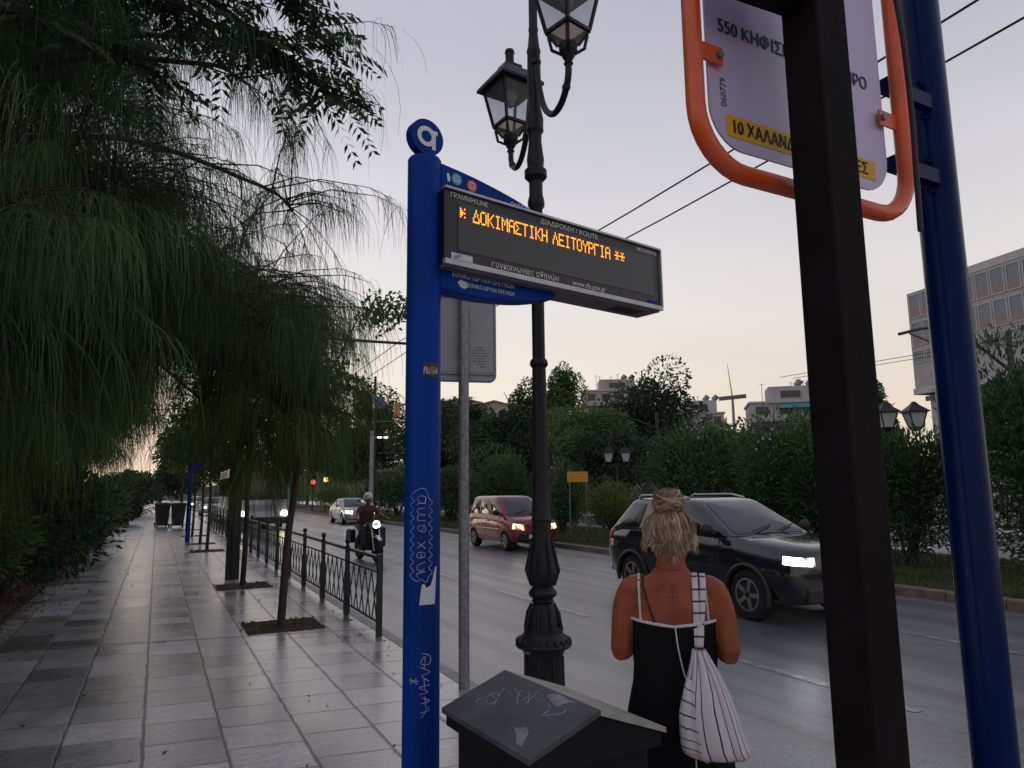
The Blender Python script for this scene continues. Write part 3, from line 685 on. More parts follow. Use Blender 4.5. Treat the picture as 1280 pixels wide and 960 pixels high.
bush('shrub', 'low yellowish green shrub left of the black car under the twin lamp', 14.4, 21.1, 2.8, 1.95, 'leaf_yellow', 6000, .14, 'low shrubs on the median')
bush('oleander', 'oleander with pink flowers beside the yellow road sign', 14.3, 24.6, 2.3, 2.6, 'leaf_ole', 5500, .2, G1, 'petal_pink', 60)
bush('oleander', 'wide rounded oleander behind the red car', 14.7, 30.7, 4.2, 3.4, 'leaf_ole', 12000, .22, G1)
bush('oleander', 'oleander with a few pink flowers right of the blue totem', 14.6, 37.2, 4.2, 3.0, 'leaf_ole', 10000, .24, G1, 'petal_pink', 25)
bush('oleander', 'oleander behind the motorcyclist', 14.5, 47, 5, 2.9, 'leaf_ole', 9000, .26, G1)
bush('hedge', 'low green hedge on the median behind the silver sedan', 13.5, 60, 4.5, 2.0, 'leaf_yellow', 5000, .25, 'low shrubs on the median', d=14)
bush('hedge', 'tall far hedge on the median beyond the silver sedan', 13.2, 82, 5, 2.8, 'leaf_mid', 4000, .35, 'low shrubs on the median', d=16)
# trees across the road: (kind, label, px centre -> placed along the far side)
TR = [
 ('tree', 'dark rounded tree left of the blue totem above the motorcyclist', 18, 68, 13.4, 9.0, 'leaf_dark', 11000, .36),
 ('tree', 'tall dark tree right behind the grey sign post', 28, 69, 12.3, 10.0, 'leaf_dark', 14000, .38),
 ('tree', 'olive green spreading tree below the cream gabled house', 25.6, 54, 8.2, 10.5, 'leaf_yellow', 15000, .32),
 ('poplar', 'slender pale green poplar with pointed top right of the lamp post', 33.4, 55.2, 13.6, 5.6, 'leaf_mid', 12000, .30),
 ('poplar', 'second pointed poplar standing just behind the lamp post shaft', 31.6, 57, 13.0, 5.4, 'leaf_mid', 12000, .30),
 ('poplar', 'shorter poplar left of the lamp post shaft', 29.4, 58, 12.2, 5.6, 'leaf_dark', 11000, .30),
 ('tree', 'bushy mid green tree filling the gap below the poplars', 27.2, 42.3, 7.8, 8.0, 'leaf_mid', 13000, .28),
 ('tree', 'broad dark round tree above the twin lamp', 34.2, 44.8, 11.6, 9.0, 'leaf_dark', 14000, .32),
 ('tree', 'small olive tree in front of the mast', 35.2, 38.3, 6.4, 6.0, 'leaf_yellow', 8500, .28),
 ('tree', 'feathery tree between the dark post and the office block', 46.6, 34.6, 10.0, 3.6, 'leaf_mid', 7000, .3),
 ('tree', 'tree behind the tall oleander left of the dark post', 38, 31, 6.0, 7, 'leaf_dark', 8000, .28),
 ('tree', 'dark tree at the bend beyond the silver sedan', 16.8, 92, 11, 9, 'leaf_dark', 8000, .45),
 ('tree', 'far dark tree over the end of the road', 10, 135, 11, 14, 'leaf_dark', 7000, .6),
 ('tree', 'far low tree closing the street end', 4.0, 150, 5.5, 9, 'leaf_dark', 5000, .5),
 ('tree', 'far low tree left of the pavement end', -4, 95, 4.6, 8, 'leaf_dark', 5000, .4),
 ('tree', 'small far tree right at the end of the pavement', .2, 72, 4.4, 4.5, 'leaf_dark', 6000, .3),
 ('tree', 'dark green tree behind the wide oleander', 24, 50, 8.2, 9.5, 'leaf_dark', 9000, .32),
 ('tree', 'far tree left of the gabled house', 22, 88, 10, 9, 'leaf_mid', 7000, .45),
 ('tree', 'low dark tree behind the yellow road sign', 24.5, 36, 5.6, 7.5, 'leaf_dark', 9000, .28),
 ('tree', 'low dark tree just right of the blue totem', 20.5, 57, 8.4, 8, 'leaf_dark', 8500, .32),
 ('tree', 'low dark tree behind the rounded oleander', 28, 28, 5.0, 6.5, 'leaf_dark', 8000, .26),
]
for (nm, lb, x, y, h, w, mt, n, lf) in TR:
    if nm == 'poplar': tree(nm, lb, x, y, h, w, mt, n, lf, z0=1.0, lobes=26, spread=.86, lr=.25)
    else: tree(nm, lb, x, y, h, w, mt, n, lf, lobes=30, spread=.80, lr=.30)
# young street trees planted in the pavement pits
def young(label, x, y, h, w, n, leaf, z0, lean=(0, 0)):
    t = thing('street_tree', label, 'tree', (x, y, 0), 0, 'young trees in the pavement pits')
    limbs = [(.8, *(rng.uniform(-.5, .5, 2)*w*.7), rng.uniform(.85, 1.05)*h, .018) for _ in range(6)]
    trunk_mesh(h*.75, .05, .028, limbs, lean, 8).build('trunk', 'bark_young', t, 60)
    P, D, tone = blob_points(n, (lean[0], lean[1], (z0+h)/2+.1), (w/2, w/2, (h-z0)/2+.1), 11, .7, .36)
    link('crown', leaves_mesh('crown', P, D+rng.normal(0, .6, D.shape), rng.uniform(.7, 1.3, n)*leaf, leaf*.5, tone, .2), 'leaf_mid', t)
# nearest one: bare crooked trunk and a few thin branches with leaves at the tips
t = thing('street_tree', 'nearest young street tree with thin bare trunk rising from a leafy pit', 'tree', (1.50, 9.75, 0), 0, 'young trees in the pavement pits')
mb = MB(); tp = [(0, 0, 0), (.02, 0, .5), (.05, .0, 1.1), (.13, .02, 1.8), (.2, .02, 2.4), (.24, .03, 2.85), (.30, .05, 3.1)]
mb.tube(smoothpts([Vector(p) for p in tp], 3), list(np.linspace(.055, .028, 19)), 9)
BR = [[(.24, .03, 2.85), (.12, 0, 3.3), (.10, 0, 3.9), (.3, .05, 4.4)], [(.30, .05, 3.1), (.65, .1, 3.5), (.95, .15, 4.15), (1.15, .2, 4.25)], [(.3, .05, 3.1), (.5, .4, 3.3), (.8, .6, 3.4)], [(.2, .02, 2.5), (.45, -.1, 2.9), (.7, -.2, 3.15)]]
for b in BR: mb.tube(smoothpts([Vector(p) for p in b], 4), list(np.linspace(.022, .006, 4*(len(b)-1)+1)), 6)
mb.build('trunk', 'bark_young', t, 60)
P = []; D = []
for c, s, k in (((1.45, .25, 4.3), .2, 170), ((1.15, .2, 4.25), .2, 120), ((1.72, .3, 4.42), .13, 70), ((.8, .6, 3.42), .2, 60), ((.7, -.2, 3.15), .2, 50), ((.3, .05, 3.3), .3, 60)):
    P.append(np.array(c)+rng.normal(0, s*.6, (k, 3))); D.append(rng.normal(size=(k, 3))+np.array([0, 0, -.2]))
P = np.concatenate(P); D = np.concatenate(D); n = len(P)
link('crown', leaves_mesh('crown', P, D, rng.uniform(.08, .14, n), .05, rng.uniform(0, 1, n), .2), 'leaf_mid', t)
young('second young street tree, thin trunk just right of the dark green pole', 1.47, 14.1, 4.4, 2.6, 1800, .14, 2.6)
young('third young street tree with slim bare trunk ahead of the blue bus stop pole', 1.37, 22.9, 4.8, 3.0, 2500, .16, 2.4)
young('fourth young street tree along the row, beside the wheeled bins', 1.35, 26.2, 5, 3.2, 2500, .17, 2.5)
young('fifth young street tree along the row, past the wheeled bins', 1.3, 31, 5, 3.4, 2400, .18, 2.6)
young('sixth young street tree along the row, near the far end of the railing', 1.25, 36, 5.4, 3.6, 2200, .2, 2.6)
young('most distant young street tree of the row along the kerb', 1.2, 43, 5.6, 4, 2200, .24, 2.6)

# weeping trees hanging over the pavement from the left
def weeping(label, x, y, limbs, nb, strands, lmin, lmax, mat, wd, trunk, core=0, twigs=3):
    t = thing('weeping_tree', label, 'tree', (x, y, 0), 0, 'weeping trees along the left of the pavement')
    mb = MB(); th, tr, lx, ly = trunk
    mb.tube([(0, 0, -.05), (lx*.1, ly*.1, th*.3), (lx*.45, ly*.45, th*.65), (lx, ly, th)], [tr*1.25, tr, tr*.8, tr*.62], 10)
    SP = []; SD = []; SL = []
    top = Vector((lx, ly, th))
    for (ex, ey, ez, dens, lf) in limbs:
        e = Vector((ex, ey, ez)); m = top.lerp(e, .5)+Vector((0, 0, .10*(e-top).length+.25))
        path = smoothpts([top+Vector((0, 0, -.25)), m, e, e+(e-m)*.25+Vector((0, 0, -.12*(e-m).length))], 6)
        mb.tube(path, list(np.linspace(tr*.24, .009, len(path))), 6)
        for k in range(int(nb*dens)):
            q = 1-abs(rng.normal(0, .38)); qm = .34 if (ex > 3.6 and ez < 4.2) else .12; q = min(max(q, qm+(rng.uniform(0, 1-qm) if q < qm else 0)), .999); fi = q*(len(path)-1); i = int(fi); p = path[i].lerp(path[min(i+1, len(path)-1)], fi-i)
            d = Vector((rng.normal(), rng.normal(), rng.normal()*.35-.05)).normalized()
            out = Vector((ex-lx, ey-ly, 0)).normalized(); d = (d+out*.55).normalized(); L_ = rng.uniform(.35, 1.15)*(1.0 if q > .5 else .7)
            e2 = p+d*L_+Vector((0, 0, .05)); mid = p.lerp(e2, .5)+Vector((0, 0, .10*L_))
            sub = [p, mid, e2, e2+d*L_*.25+Vector((0, 0, -.12*L_))]
            if k % 1 == 0: mb.tube(sub, [.010, .007, .004, .002], 4, cap=False)
            ns = int(strands*rng.uniform(.6, 1.4))
            ts = rng.uniform(.25, 1, ns)
            for tt in ts:
                fi = tt*3; i = min(int(fi), 2); b = sub[i].lerp(sub[i+1], fi-i)
                SP.append(b); sd = d*.5+Vector((rng.normal()*.45, rng.normal()*.45, rng.normal()*.25)); SD.append(sd); SL.append(rng.uniform(lmin, lmax)*lf*(.55+.45*tt))
    mb.build('trunk', 'bark', t, 60)
    n = len(SP); SP = np.array([tuple(p) for p in SP]); SD = np.array([tuple(p) for p in SD]); SL = np.array(SL)
    tone = np.clip(.5+.35*np.sin(SP[:, 0]*2.1+SP[:, 1]*1.7+SP[:, 2]*1.3)+rng.normal(0, .18, n), 0, 1)
    link('crown', strands_mesh('crown', SP, SD, SL, wd*rng.uniform(.7, 1.3, n), tone), mat, t)
    return t
WL = []
# nearest: (-2.9, 6.6)
L1 = [(3.2, .4, 5.9, .22, .8), (3.0, -.3, 5.2, .25, .9), (2.6, .9, 6.4, .22, .8), (3.7, 1.5, 5.0, .5, .8), (3.6, 1.9, 4.2, .8, .85), (3.5, 1.0, 3.6, .9, .9), (2.2, .1, 4.2, .9, .9), (1.4, -.2, 5.2, .8, 1), (1.0, .6, 3.8, 1.2, 1.1), (1.5, 1.2, 5.0, .5, .9), (.4, 1.8, 4.4, 1.1, 1.1), (1.2, 2.6, 3.5, 1.1, 1), (.2, .3, 5.8, .9, 1), (1.7, -.9, 3.5, .9, 1), (.8, -.6, 3.0, 1.0, .9), (.1, 1.2, 2.9, 1.2, .9), (1.2, .7, 2.7, 1.0, .9), (2.2, .5, 4.5, .6, .9), (.4, 3.0, 5.0, .9, 1), (2.4, 1.6, 4.2, 1.0, .9), (2.9, 1.3, 4.0, .9, .8), (1.9, 1.8, 4.6, .8, .9), (1.6, 1.5, 6.4, 1.1, .9), (1.0, 2.5, 6.8, 1.1, .9), (1.8, .4, 6.0, 1.0, .9), (2.0, 2.2, 6.0, .9, .9), (.8, .9, 6.6, 1.0, .9), (1.4, -.3, 6.2, 1, .9), (2.3, 2.4, 5.2, .8, .8), (.2, 1.6, 5.4, 1.1, 1), (.6, 2.4, 5.9, 1.1, 1)]
weeping('nearest weeping tree with long drooping needle strands filling the upper left', -2.9, 6.3, L1, 66, 42, .35, .95, 'needle', .0068, (3.6, .17, .5, .3))
L2 = [(4.0, -.9, 3.2, 1.2, .9), (4.1, -.2, 3.4, 1.3, .9), (4.1, -1.4, 3.6, 1.1, .9), (4.3, .9, 3.9, 1.1, .9), (3.8, -.6, 2.6, 1.2, .8), (3.8, -1.6, 2.8, 1.2, .8), (3.6, -1.2, 4.5, .8, .9), (3.9, .4, 4.7, .5, .8), (2.2, 1.6, 5.2, .6, .8), (1.0, -.6, 3.4, 1.3, 1.0), (.6, .8, 3.2, 1.3, 1.0), (1.2, 1.4, 5.6, .6, .9), (.2, -1.4, 4.4, 1.2, 1), (4.2, -.6, 4.4, .9, .9), (.9, -1.6, 2.6, 1.2, .9), (1.2, -2.4, 3.4, 1.1, 1), (3.4, -.6, 4.3, 1.1, .8), (3.2, .6, 4.1, 1.1, .8), (2.8, -1.4, 4.2, 1.1, .8), (3.6, 1.4, 4.3, 1.0, .8), (2.4, .4, 4.5, 1.0, .85), (4.0, .2, 4.0, 1.0, .8), (1.8, 1.0, 4.4, 1.0, .9)]
weeping('second weeping tree whose strands hang over the middle of the pavement', -2.9, 11.5, L2, 58, 42, .4, 1.0, 'needle_back', .0085, (3.9, .18, .7, .2))
L3 = [(1.6, 0, 4.4, 1, 1), (1.4, 1.5, 5, 1, 1), (1.5, -1.2, 5, 1, 1), (1.0, .8, 4.0, 1, 1), (.8, -.4, 3.4, 1.2, 1), (.4, 1.4, 3.6, 1.2, 1), (.8, 2.4, 5.2, 1, 1), (1.3, 1.2, 6.0, 1, 1), (.3, 0, 6.0, 1, 1), (.8, -1.8, 4.2, 1, 1)]
weeping('weeping tree set back behind the nearest one at the far left', -3.6, 9.5, [(x-.2, y, z, 1.1, 1.0) for x, y, z in ((1.6, .5, 5.5), (2.2, -.4, 4.6), (1.9, 1.5, 6.3), (1.2, 2.4, 5.2), (2.4, .6, 3.9), (1.0, -.8, 3.4), (2.5, 1.8, 4.8), (.6, .6, 6.8), (1.6, -1.2, 5.2), (2.0, .2, 7.0), (1.4, 1.0, 4.2))], 56, 40, .45, 1.1, 'needle_back', .009, (4.2, .18, .6, .2))
weeping('third weeping tree farther along the left planting bed', -2.8, 18.5, L3, 50, 34, .6, 1.4, 'needle_back', .013, (4.0, .18, .5, .2))
weeping('most distant weeping tree at the left of the pavement', -2.7, 28, L3, 30, 20, .7, 1.5, 'needle_back', .018, (4.2, .18, .5, .2))
# tree with feather-shaped leaves whose boughs cross the top left corner
t = thing('feather_leaved_tree', 'tree with dark feather-shaped leaves on boughs across the top left corner', 'tree', (-2.3, 3.4, 0))
mb = MB(); mb.tube([(0, 0, -.05), (.05, .1, 1.5), (.15, .35, 3.2), (.35, .7, 4.6)], [.16, .13, .11, .09], 10)
BG = [[(.35, .7, 4.6), (1.3, 1.2, 5.4), (2.4, 1.7, 5.6), (3.4, 2.0, 5.25)], [(.35, .7, 4.6), (1.0, 1.0, 5.7), (2.0, 1.5, 5.9), (3.1, 1.9, 5.6)], [(.2, .5, 4.0), (1.0, 1.2, 4.9), (2.0, 1.8, 5.2), (3.0, 2.1, 5.1)], [(.35, .7, 4.6), (1.0, 1.5, 5.4), (1.9, 2.1, 5.5), (2.7, 2.2, 5.25)], [(.1, .3, 3.0), (.7, 1.2, 4.2), (1.4, 1.8, 4.8), (2.2, 2.1, 4.7)], [(1.0, 1.2, 5.5), (2.0, 1.8, 5.5), (2.9, 2.1, 5.2), (3.45, 2.15, 4.9)]]
LP = []; LD = []; LL = []; rach = []
for b in BG:
    path = smoothpts([Vector(p) for p in b], 6); mb.tube(path, list(np.linspace(.05, .008, len(path))), 6)
    for k in range(44):
        q = rng.uniform(.25, 1)**.7; p = path[min(int(q*(len(path)-1)), len(path)-1)]
        d = Vector((rng.normal()+.5, rng.normal()*.8, rng.normal()*.35)).normalized(); L_ = rng.uniform(.38, .62)
        prev = p; m = 11
        for j in range(1, m+1):
            s = j/m; c = p+d*L_*s+Vector((0, 0, -.30*L_*s*s)); rach.append((prev, c)); prev = c
            sd = d.cross(Vector((0, 0, 1))).normalized()
            for sg in (-1, 1):
                LP.append(c); LD.append(sd*sg+d*.45+Vector((0, 0, -.45))); LL.append(.115*(1-.45*abs(s-.45)))
mb.build('trunk', 'bark', t, 60)
n = len(LP)
cr_ = leaves_mesh('crown', np.array([tuple(p) for p in LP]), np.array([tuple(p) for p in LD])+rng.normal(0, .12, (n, 3)), np.array(LL), .032, rng.uniform(0, 1, n), .1)
link('crown', cr_, 'leaf_broad', t)
# shrubs under the weeping trees
LS = [(-2.65, 4.6, 1.7, 1.3), (-2.6, 6.6, 1.9, 1.9), (-2.4, 8.6, 1.7, 1.5), (-2.3, 11.3, 2.5, 2.3), (-2.2, 14.0, 2.2, 1.7), (-2.1, 17.5, 3.2, 2.9), (-2.3, 21.5, 2.6, 2.0), (-2.4, 26, 3.0, 2.4), (-2.6, 32, 3.2, 2.5), (-1.9, 44, 3.6, 2.6), (-1.2, 58, 4, 3.0)]
LBL = ['leafy shrub lowest at the left edge of the view', 'dark shrub with long leaves at the left edge above the litter', 'shrub with pale narrow leaves below the nearest weeping tree', 'bright green broad-leaved shrub leaning onto the paving', 'dense dark shrub between the first two weeping trees', 'shrub bulging over the pavement edge under the second weeping tree', 'shrub past the second weeping tree on the left', 'shrub beside the third weeping tree', 'far left shrub opposite the wheeled bins', 'distant shrub on the left beyond the wheeled bins', 'most distant shrub on the left side of the pavement']
for k, (x, y, w, h) in enumerate(LS):
    bush('shrub', LBL[k], x, y, w, h, ['leaf_dark', 'leaf_ole', 'leaf_ole', 'leaf_mid', 'leaf_dark'][k % 5], 5500, .13 if k < 5 else .2, 'shrubs in the left planting bed', aspect=.35, up=.2)
for k, (x, y, h, w, lb) in enumerate([(-6.2, 6, 11, 8, 'dark tree behind the left shrubs, nearest of that row'), (-6.8, 12.5, 11.5, 9, 'dark tree behind the left shrubs, second of that row'), (-7.2, 20, 11.5, 8.5, 'dark tree behind the left shrubs, third of that row'), (-7.4, 30, 11, 8.5, 'dark tree behind the left shrubs, fourth of that row'), (-7.6, 45, 9, 8, 'dark tree behind the left shrubs, farthest of that row')]):
    tree('tree', lb, x, y, h, w, 'leaf_dark', 14000, .26, z0=.2, group='dark trees behind the left planting bed', lobes=16, spread=.6, lr=.5)

# ================================================================ STREET FURNITURE
# --- bus stop totem with LED display
TB = thing('bus_stop_totem', 'tall round blue totem carrying a black arrivals display with amber lettering', 'bus stop', (0.97, 2.80, 0), R(12))
PR = .073
MB().lathe([(PR, 0), (PR, 3.118), (PR-.006, 3.127)], 32).build('pole', 'blue', TB, 40)
mb = MB(); c = [(.082*math.cos(a), 3.225+.082*math.sin(a)) for a in np.linspace(0, 2*math.pi, 36, endpoint=False)]
mb.prism(c, -.022, .022); topper = mb.build('roundel', 'blue', TB, 40)
mb = MB()                                            # ring-and-stem emblem
ring = []
for a in np.linspace(0, 2*math.pi, 33):
    ring.append((-.006+.036*math.cos(a), 3.226+.036*math.sin(a)))
ribbon(mb, ring, .020, lambda u, w: Vector((u, -.0245, w)))
mb.prism([(.024, 3.262), (.052, 3.262), (.052, 3.243), (.042, 3.243), (.042, 3.172), (.024, 3.172)], -.0235, -.0225)
mb.build('emblem', 'white_ink', topper)
# blue carrier panel: long lens shape
top = smoothpts([(.05, 3.108), (.25, 3.085), (.5, 3.035), (.7, 2.965)], 6); bot = smoothpts([(.7, 2.6), (.5, 2.555), (.25, 2.535), (.05, 2.545)], 6)
mb = MB(); mb.prism([tuple(p) for p in top+bot][::-1], -.055, .035); carrier = mb.build('carrier_panel', 'blue', TB, bevel=.006)
YF = -.0565
for cx, mt in ((.130, 'teal'), (.212, 'red_badge')):
    cz = 3.052-.010*(cx > .2)
    q = MB(); q.prism([(cx+.027*math.cos(a), cz+.027*math.sin(a)) for a in np.linspace(0, 2*math.pi, 28, endpoint=False)], YF-.001, YF); bd = q.build('route_badge', mt, carrier)
    q = MB(); bx = lambda x0, x1, z0, z1: q.add([(cx+x0, YF-.002, cz+z0), (cx+x1, YF-.002, cz+z0), (cx+x1, YF-.002, cz+z1), (cx+x0, YF-.002, cz+z1)], [(0, 1, 2, 3)])
    bx(-.014, .014, -.012, -.009); bx(-.014, -.011, -.009, .014); bx(.011, .014, -.009, .014); bx(-.011, .011, .012, .015); bx(-.011, .011, -.001, .001); bx(-.010, -.006, -.016, -.012); bx(.006, .010, -.016, -.012)
    if mt == 'red_badge': bx(-.006, .006, .017, .019); bx(-.001, .001, .015, .017)
    q.build('pictogram', 'white_ink', carrier)
MB().prism([(.078, 3.065), (.088, 3.07), (.097, 3.05), (.093, 3.03), (.082, 3.032)], YF-.001, YF).build('pictogram', 'white_ink', carrier)
text('lettering', '060779', .036, 'white_ink', carrier, T(.43, YF-.001, 3.0) @ FACE, sx=1.1)
text('lettering', 'ΕΘΝΙΚΟ ΙΔΡΥΜΑ ΕΡΕΥΝΩΝ', .033, 'white_ink', carrier, T(.105, YF-.001, 2.607) @ FACE, sx=.80)
text('lettering', 'ΕΘΝΙΚΟ ΙΔΡΥΜΑ ΕΡΕΥΝΩΝ', .025, 'white_ink', carrier, T(.19, YF-.001, 2.572) @ FACE, sx=.80)
MB().prism([(.135, 2.585), (.15, 2.598), (.185, 2.592), (.19, 2.572), (.17, 2.56), (.15, 2.565)], YF-.001, YF).build('paper_scrap', 'sticker', carrier)
# display box
DX0, DX1, DZ0, DZ1, DYF, DYB = .035, 1.41, 2.64, 2.972, -.11, .06
disp = MB().box(((DX0+DX1)/2, (DYF+DYB)/2, (DZ0+DZ1)/2), (DX1-DX0, DYB-DYF, DZ1-DZ0)).build('display', 'disp_black', TB, bevel=.006)
q = MB(); q.box(((DX0+DX1)/2, DYF-.004, DZ0+.006), (DX1-DX0+.012, .02, .022)).box(((DX0+DX1)/2, DYF-.004, DZ1+.001), (DX1-DX0+.012, .02, .010)).box((DX1+.004, DYF-.004, (DZ0+DZ1)/2+.006), (.008, .02, DZ1-DZ0-.02))
q.build('display_trim', 'silver', disp)
MB().box(((DX0+DX1)/2, (DYF+DYB)/2, DZ0-.007), (DX1-DX0-.01, DYB-DYF-.01, .012)).build('display_base', 'disp_under', disp)
q = MB()
for k in range(6): q.box((1.13+.035*k, (DYF+DYB)/2, DZ0-.0145), (.022, .09, .002))
q.build('vent', 'plastic', disp)
SX0, SX1, SZ0, SZ1 = .10, 1.355, 2.707, 2.920
MB().box(((SX0+SX1)/2, DYF-.001, (SZ0+SZ1)/2), (SX1-SX0, .004, SZ1-SZ0)).build('screen', 'disp_glass', disp)
TY = DYF-.0025
text('lettering', 'ΓΡΑΜΜΗ/LINE', .031, 'white_ink', disp, T(.060, TY, 2.936) @ FACE, sx=.95)
text('lettering', 'ΔΙΑΔΡΟΜΗ / ROUTE', .036, 'white_ink', disp, T(.565, TY, 2.932) @ FACE, sx=1.12)
text('lettering', 'ΑΦΙΞΗ/ARRIVAL', .028, 'white_ink', disp, T(1.392, TY, 2.936) @ FACE, align='RIGHT', sx=.80)
text('lettering', 'συγκοινωνίες αθηνών', .040, 'white_ink', disp, T(.275, TY, 2.668) @ FACE, sx=.95)
text('lettering', 'www.tfa.gov.gr', .036, 'white_ink', disp, T(.76, TY, 2.668) @ FACE, sx=1.05)
q = MB(); q.box((.12, TY, 2.677), (.11, .002, .028)); lb = q.build('maker_label', 'sticker', disp)
MB().prism([(.075, 2.67), (.1, 2.688), (.12, 2.684), (.095, 2.668)], TY-.003, TY-.002).build('label_print', 'grey_metal', disp)
text('lettering', 'MAINT', .018, 'grey_metal', disp, T(.128, TY-.0015, 2.691) @ FACE) if False else None
MB().box((1.345, TY, 2.672), (.075, .002, .018)).build('corner_label', 'blue', disp)
# amber dot-matrix line
FONT = {'Δ': '00100 00100 01010 01010 10001 10001 11111', 'Ο': '01110 10001 10001 10001 10001 10001 01110', 'Κ': '10001 10010 10100 11000 10100 10010 10001', 'Ι': '01110 00100 00100 00100 00100 00100 01110',
 'Μ': '10001 11011 10101 10101 10001 10001 10001', 'Α': '01110 10001 10001 11111 10001 10001 10001', 'Σ': '11111 10000 01000 00100 01000 10000 11111', 'Τ': '11111 00100 00100 00100 00100 00100 00100',
 'Η': '10001 10001 10001 11111 10001 10001 10001', 'Λ': '00100 00100 01010 01010 10001 10001 10001', 'Ε': '11111 10000 10000 11110 10000 10000 11111', 'Υ': '10001 10001 01010 00100 00100 00100 00100',
 'Ρ': '11110 10001 10001 11110 10000 10000 10000', 'Γ': '11111 10000 10000 10000 10000 10000 10000', '*': '00000 01010 00100 11111 00100 01010 00000', ' ': '00000 '*7}
FONT['▸'] = '00000 10010 11000 11110 11000 10010 00000'
px, pz = .0071, .0090
q = MB(); cx = .112
for ch in '▸ ΔΟΚΙΜΑΣΤΙΚΗ ΛΕΙΤΟΥΡΓΙΑ **':
    for r_, row in enumerate(FONT[ch].split()):
        for c_, b_ in enumerate(row):
            if b_ == '1':
                x = cx+c_*px; z = 2.903-r_*pz
                q.add([(x+.0036*math.cos(a), TY-.002, z+.0040*math.sin(a)) for a in np.linspace(0, 2*math.pi, 6, endpoint=False)], [(0, 1, 2, 3, 4, 5)])
    cx += px*(5.55 if ch != ' ' else 4.0)
q.build('amber_text', 'led', disp)
# markings on the totem pole: graffiti, stickers (mapped round the pole; view-facing side is near -y)
A0 = R(-90-32)
def pmap(u, w, r=PR+.0006): a = A0+u/PR; return Vector((r*math.cos(a), r*math.sin(a), w))
q = MB()
cl = []
for k in range(11): cl += [(-.032, 1.68-.031*k), (-.045, 1.668-.031*k)]
loop = [(-.005, 1.705)]+[(-.038+(-.010 if k % 2 else .006), 1.69-.017*k) for k in range(20)]+[(-.02, 1.345), (.0, 1.352), (.018, 1.34)]+[(.034+(.010 if k % 2 else -.006), 1.36+.017*k) for k in range(19)]+[(.015, 1.70), (-.005, 1.705)]
ribbon(q, smoothpts([Vector(p) for p in loop], 4), .0021, pmap)
def glyphs(q, strokes, x0, z0, s, w, turn=True):
    for st in strokes:
        pts = [(x0+p[1]*s, z0-p[0]*s) if turn else (x0+p[0]*s, z0+p[1]*s) for p in st]
        ribbon(q, smoothpts([Vector(p) for p in pts], 4), w, pmap)
tagA = [[(0.9, .9), (.2, 1), (0, .4), (.4, 0), (.9, .5), (.9, 1), (.9, .1), (1.1, 0)], [(1.5, 1), (1.6, .1), (2.1, .1), (2.3, 1), (2.4, .1), (2.9, .1), (3.0, 1)], [(3.5, .9), (4.3, 1), (4.2, .3), (3.7, .1), (3.6, .8), (4.3, .5)], [(4.9, .5), (5.0, .45)], [(5.5, 1), (6.3, 0)], [(6.3, 1), (5.5, 0)], [(7.3, .9), (6.8, .9), (6.8, .1), (7.4, .1), (7.3, .9)], [(6.9, .5), (7.3, .5)], [(7.9, 1), (8.3, .1), (8.8, .1), (8.9, .6), (8.6, .9)], [(9.0, 1), (9.3, 0), (9.8, .2)]]
glyphs(q, tagA, -.018, 1.675, .0325, .0025)
tagB = [[(0, .2), (.3, 1), (1.0, .9), (.9, .1), (.3, .5), (1.4, .4)], [(1.2, 0), (1.7, 1), (2.0, .2), (2.5, .9)], [(2.2, .4), (3.3, .5)], [(2.8, 1), (3.0, 0), (3.4, .8), (3.6, 0)], [(3.9, .2), (4.2, 1), (4.4, .1)], [(3.8, .5), (4.9, .6)], [(5.0, 1), (5.2, .1)], [(2.2, -.9), (2.7, -.2)], [(2.7, -.9), (2.2, -.25)], [(2.4, -1.0), (2.45, -.1)], [(4.7, .9), (5.6, .2)]]
glyphs(q, tagB, -.005, 1.075, .042, .0030)
q.build('graffiti', 'chalk', TB)
q = MB()
def patch(poly, r): 
    q = MB(); n = 9
    us = np.linspace(min(p[0] for p in poly), max(p[0] for p in poly), n)
    def rng_at(u):
        zs = []
        for i in range(len(poly)):
            (a, b), (c2, d2) = poly[i], poly[(i+1) % len(poly)]
            if min(a, c2)-1e-9 <= u <= max(a, c2)+1e-9 and abs(c2-a) > 1e-9: zs.append(b+(d2-b)*(u-a)/(c2-a))
        return min(zs), max(zs)
    vs = []
    for u in us: lo, hi = rng_at(u); vs += [pmap(u, lo, r), pmap(u, hi, r)]
    q.add(vs, [(2*i, 2*i+2, 2*i+3, 2*i+1) for i in range(n-1)]); return q
patch([(-.008, 1.255), (.058, 1.255), (.066, 1.40), (.058, 1.40), (.04, 1.33), (.02, 1.318), (.012, 1.335), (-.006, 1.328)], PR+.0012).build('torn_sticker', 'sticker', TB)
st = patch([(.0, 2.155), (.07, 2.155), (.07, 2.215), (.0, 2.215)], PR+.0012).build('dark_sticker', 'sticker_dark', TB)
q = MB()
for k, stx in enumerate([[(0, 0), (.1, 1), (.4, .5), (0, .5)], [(.6, 0), (.6, 1), (1, .6), (.6, .5), (1.1, 0)], [(1.3, 0), (1.3, 1), (1.8, 0), (1.8, 1)], [(2.0, 0), (2.3, 1), (2.7, 0)], [(2.1, .4), (2.6, .4)], [(3.0, .9), (2.9, .1), (3.3, .3), (3.1, 1)]]):
    ribbon(q, [(.004+p[0]*.0185, 2.168+p[1]*.03) for p in stx], .004, lambda u, w: pmap(u, w, PR+.0022))
q.build('sticker_print', 'pink_ink', st)

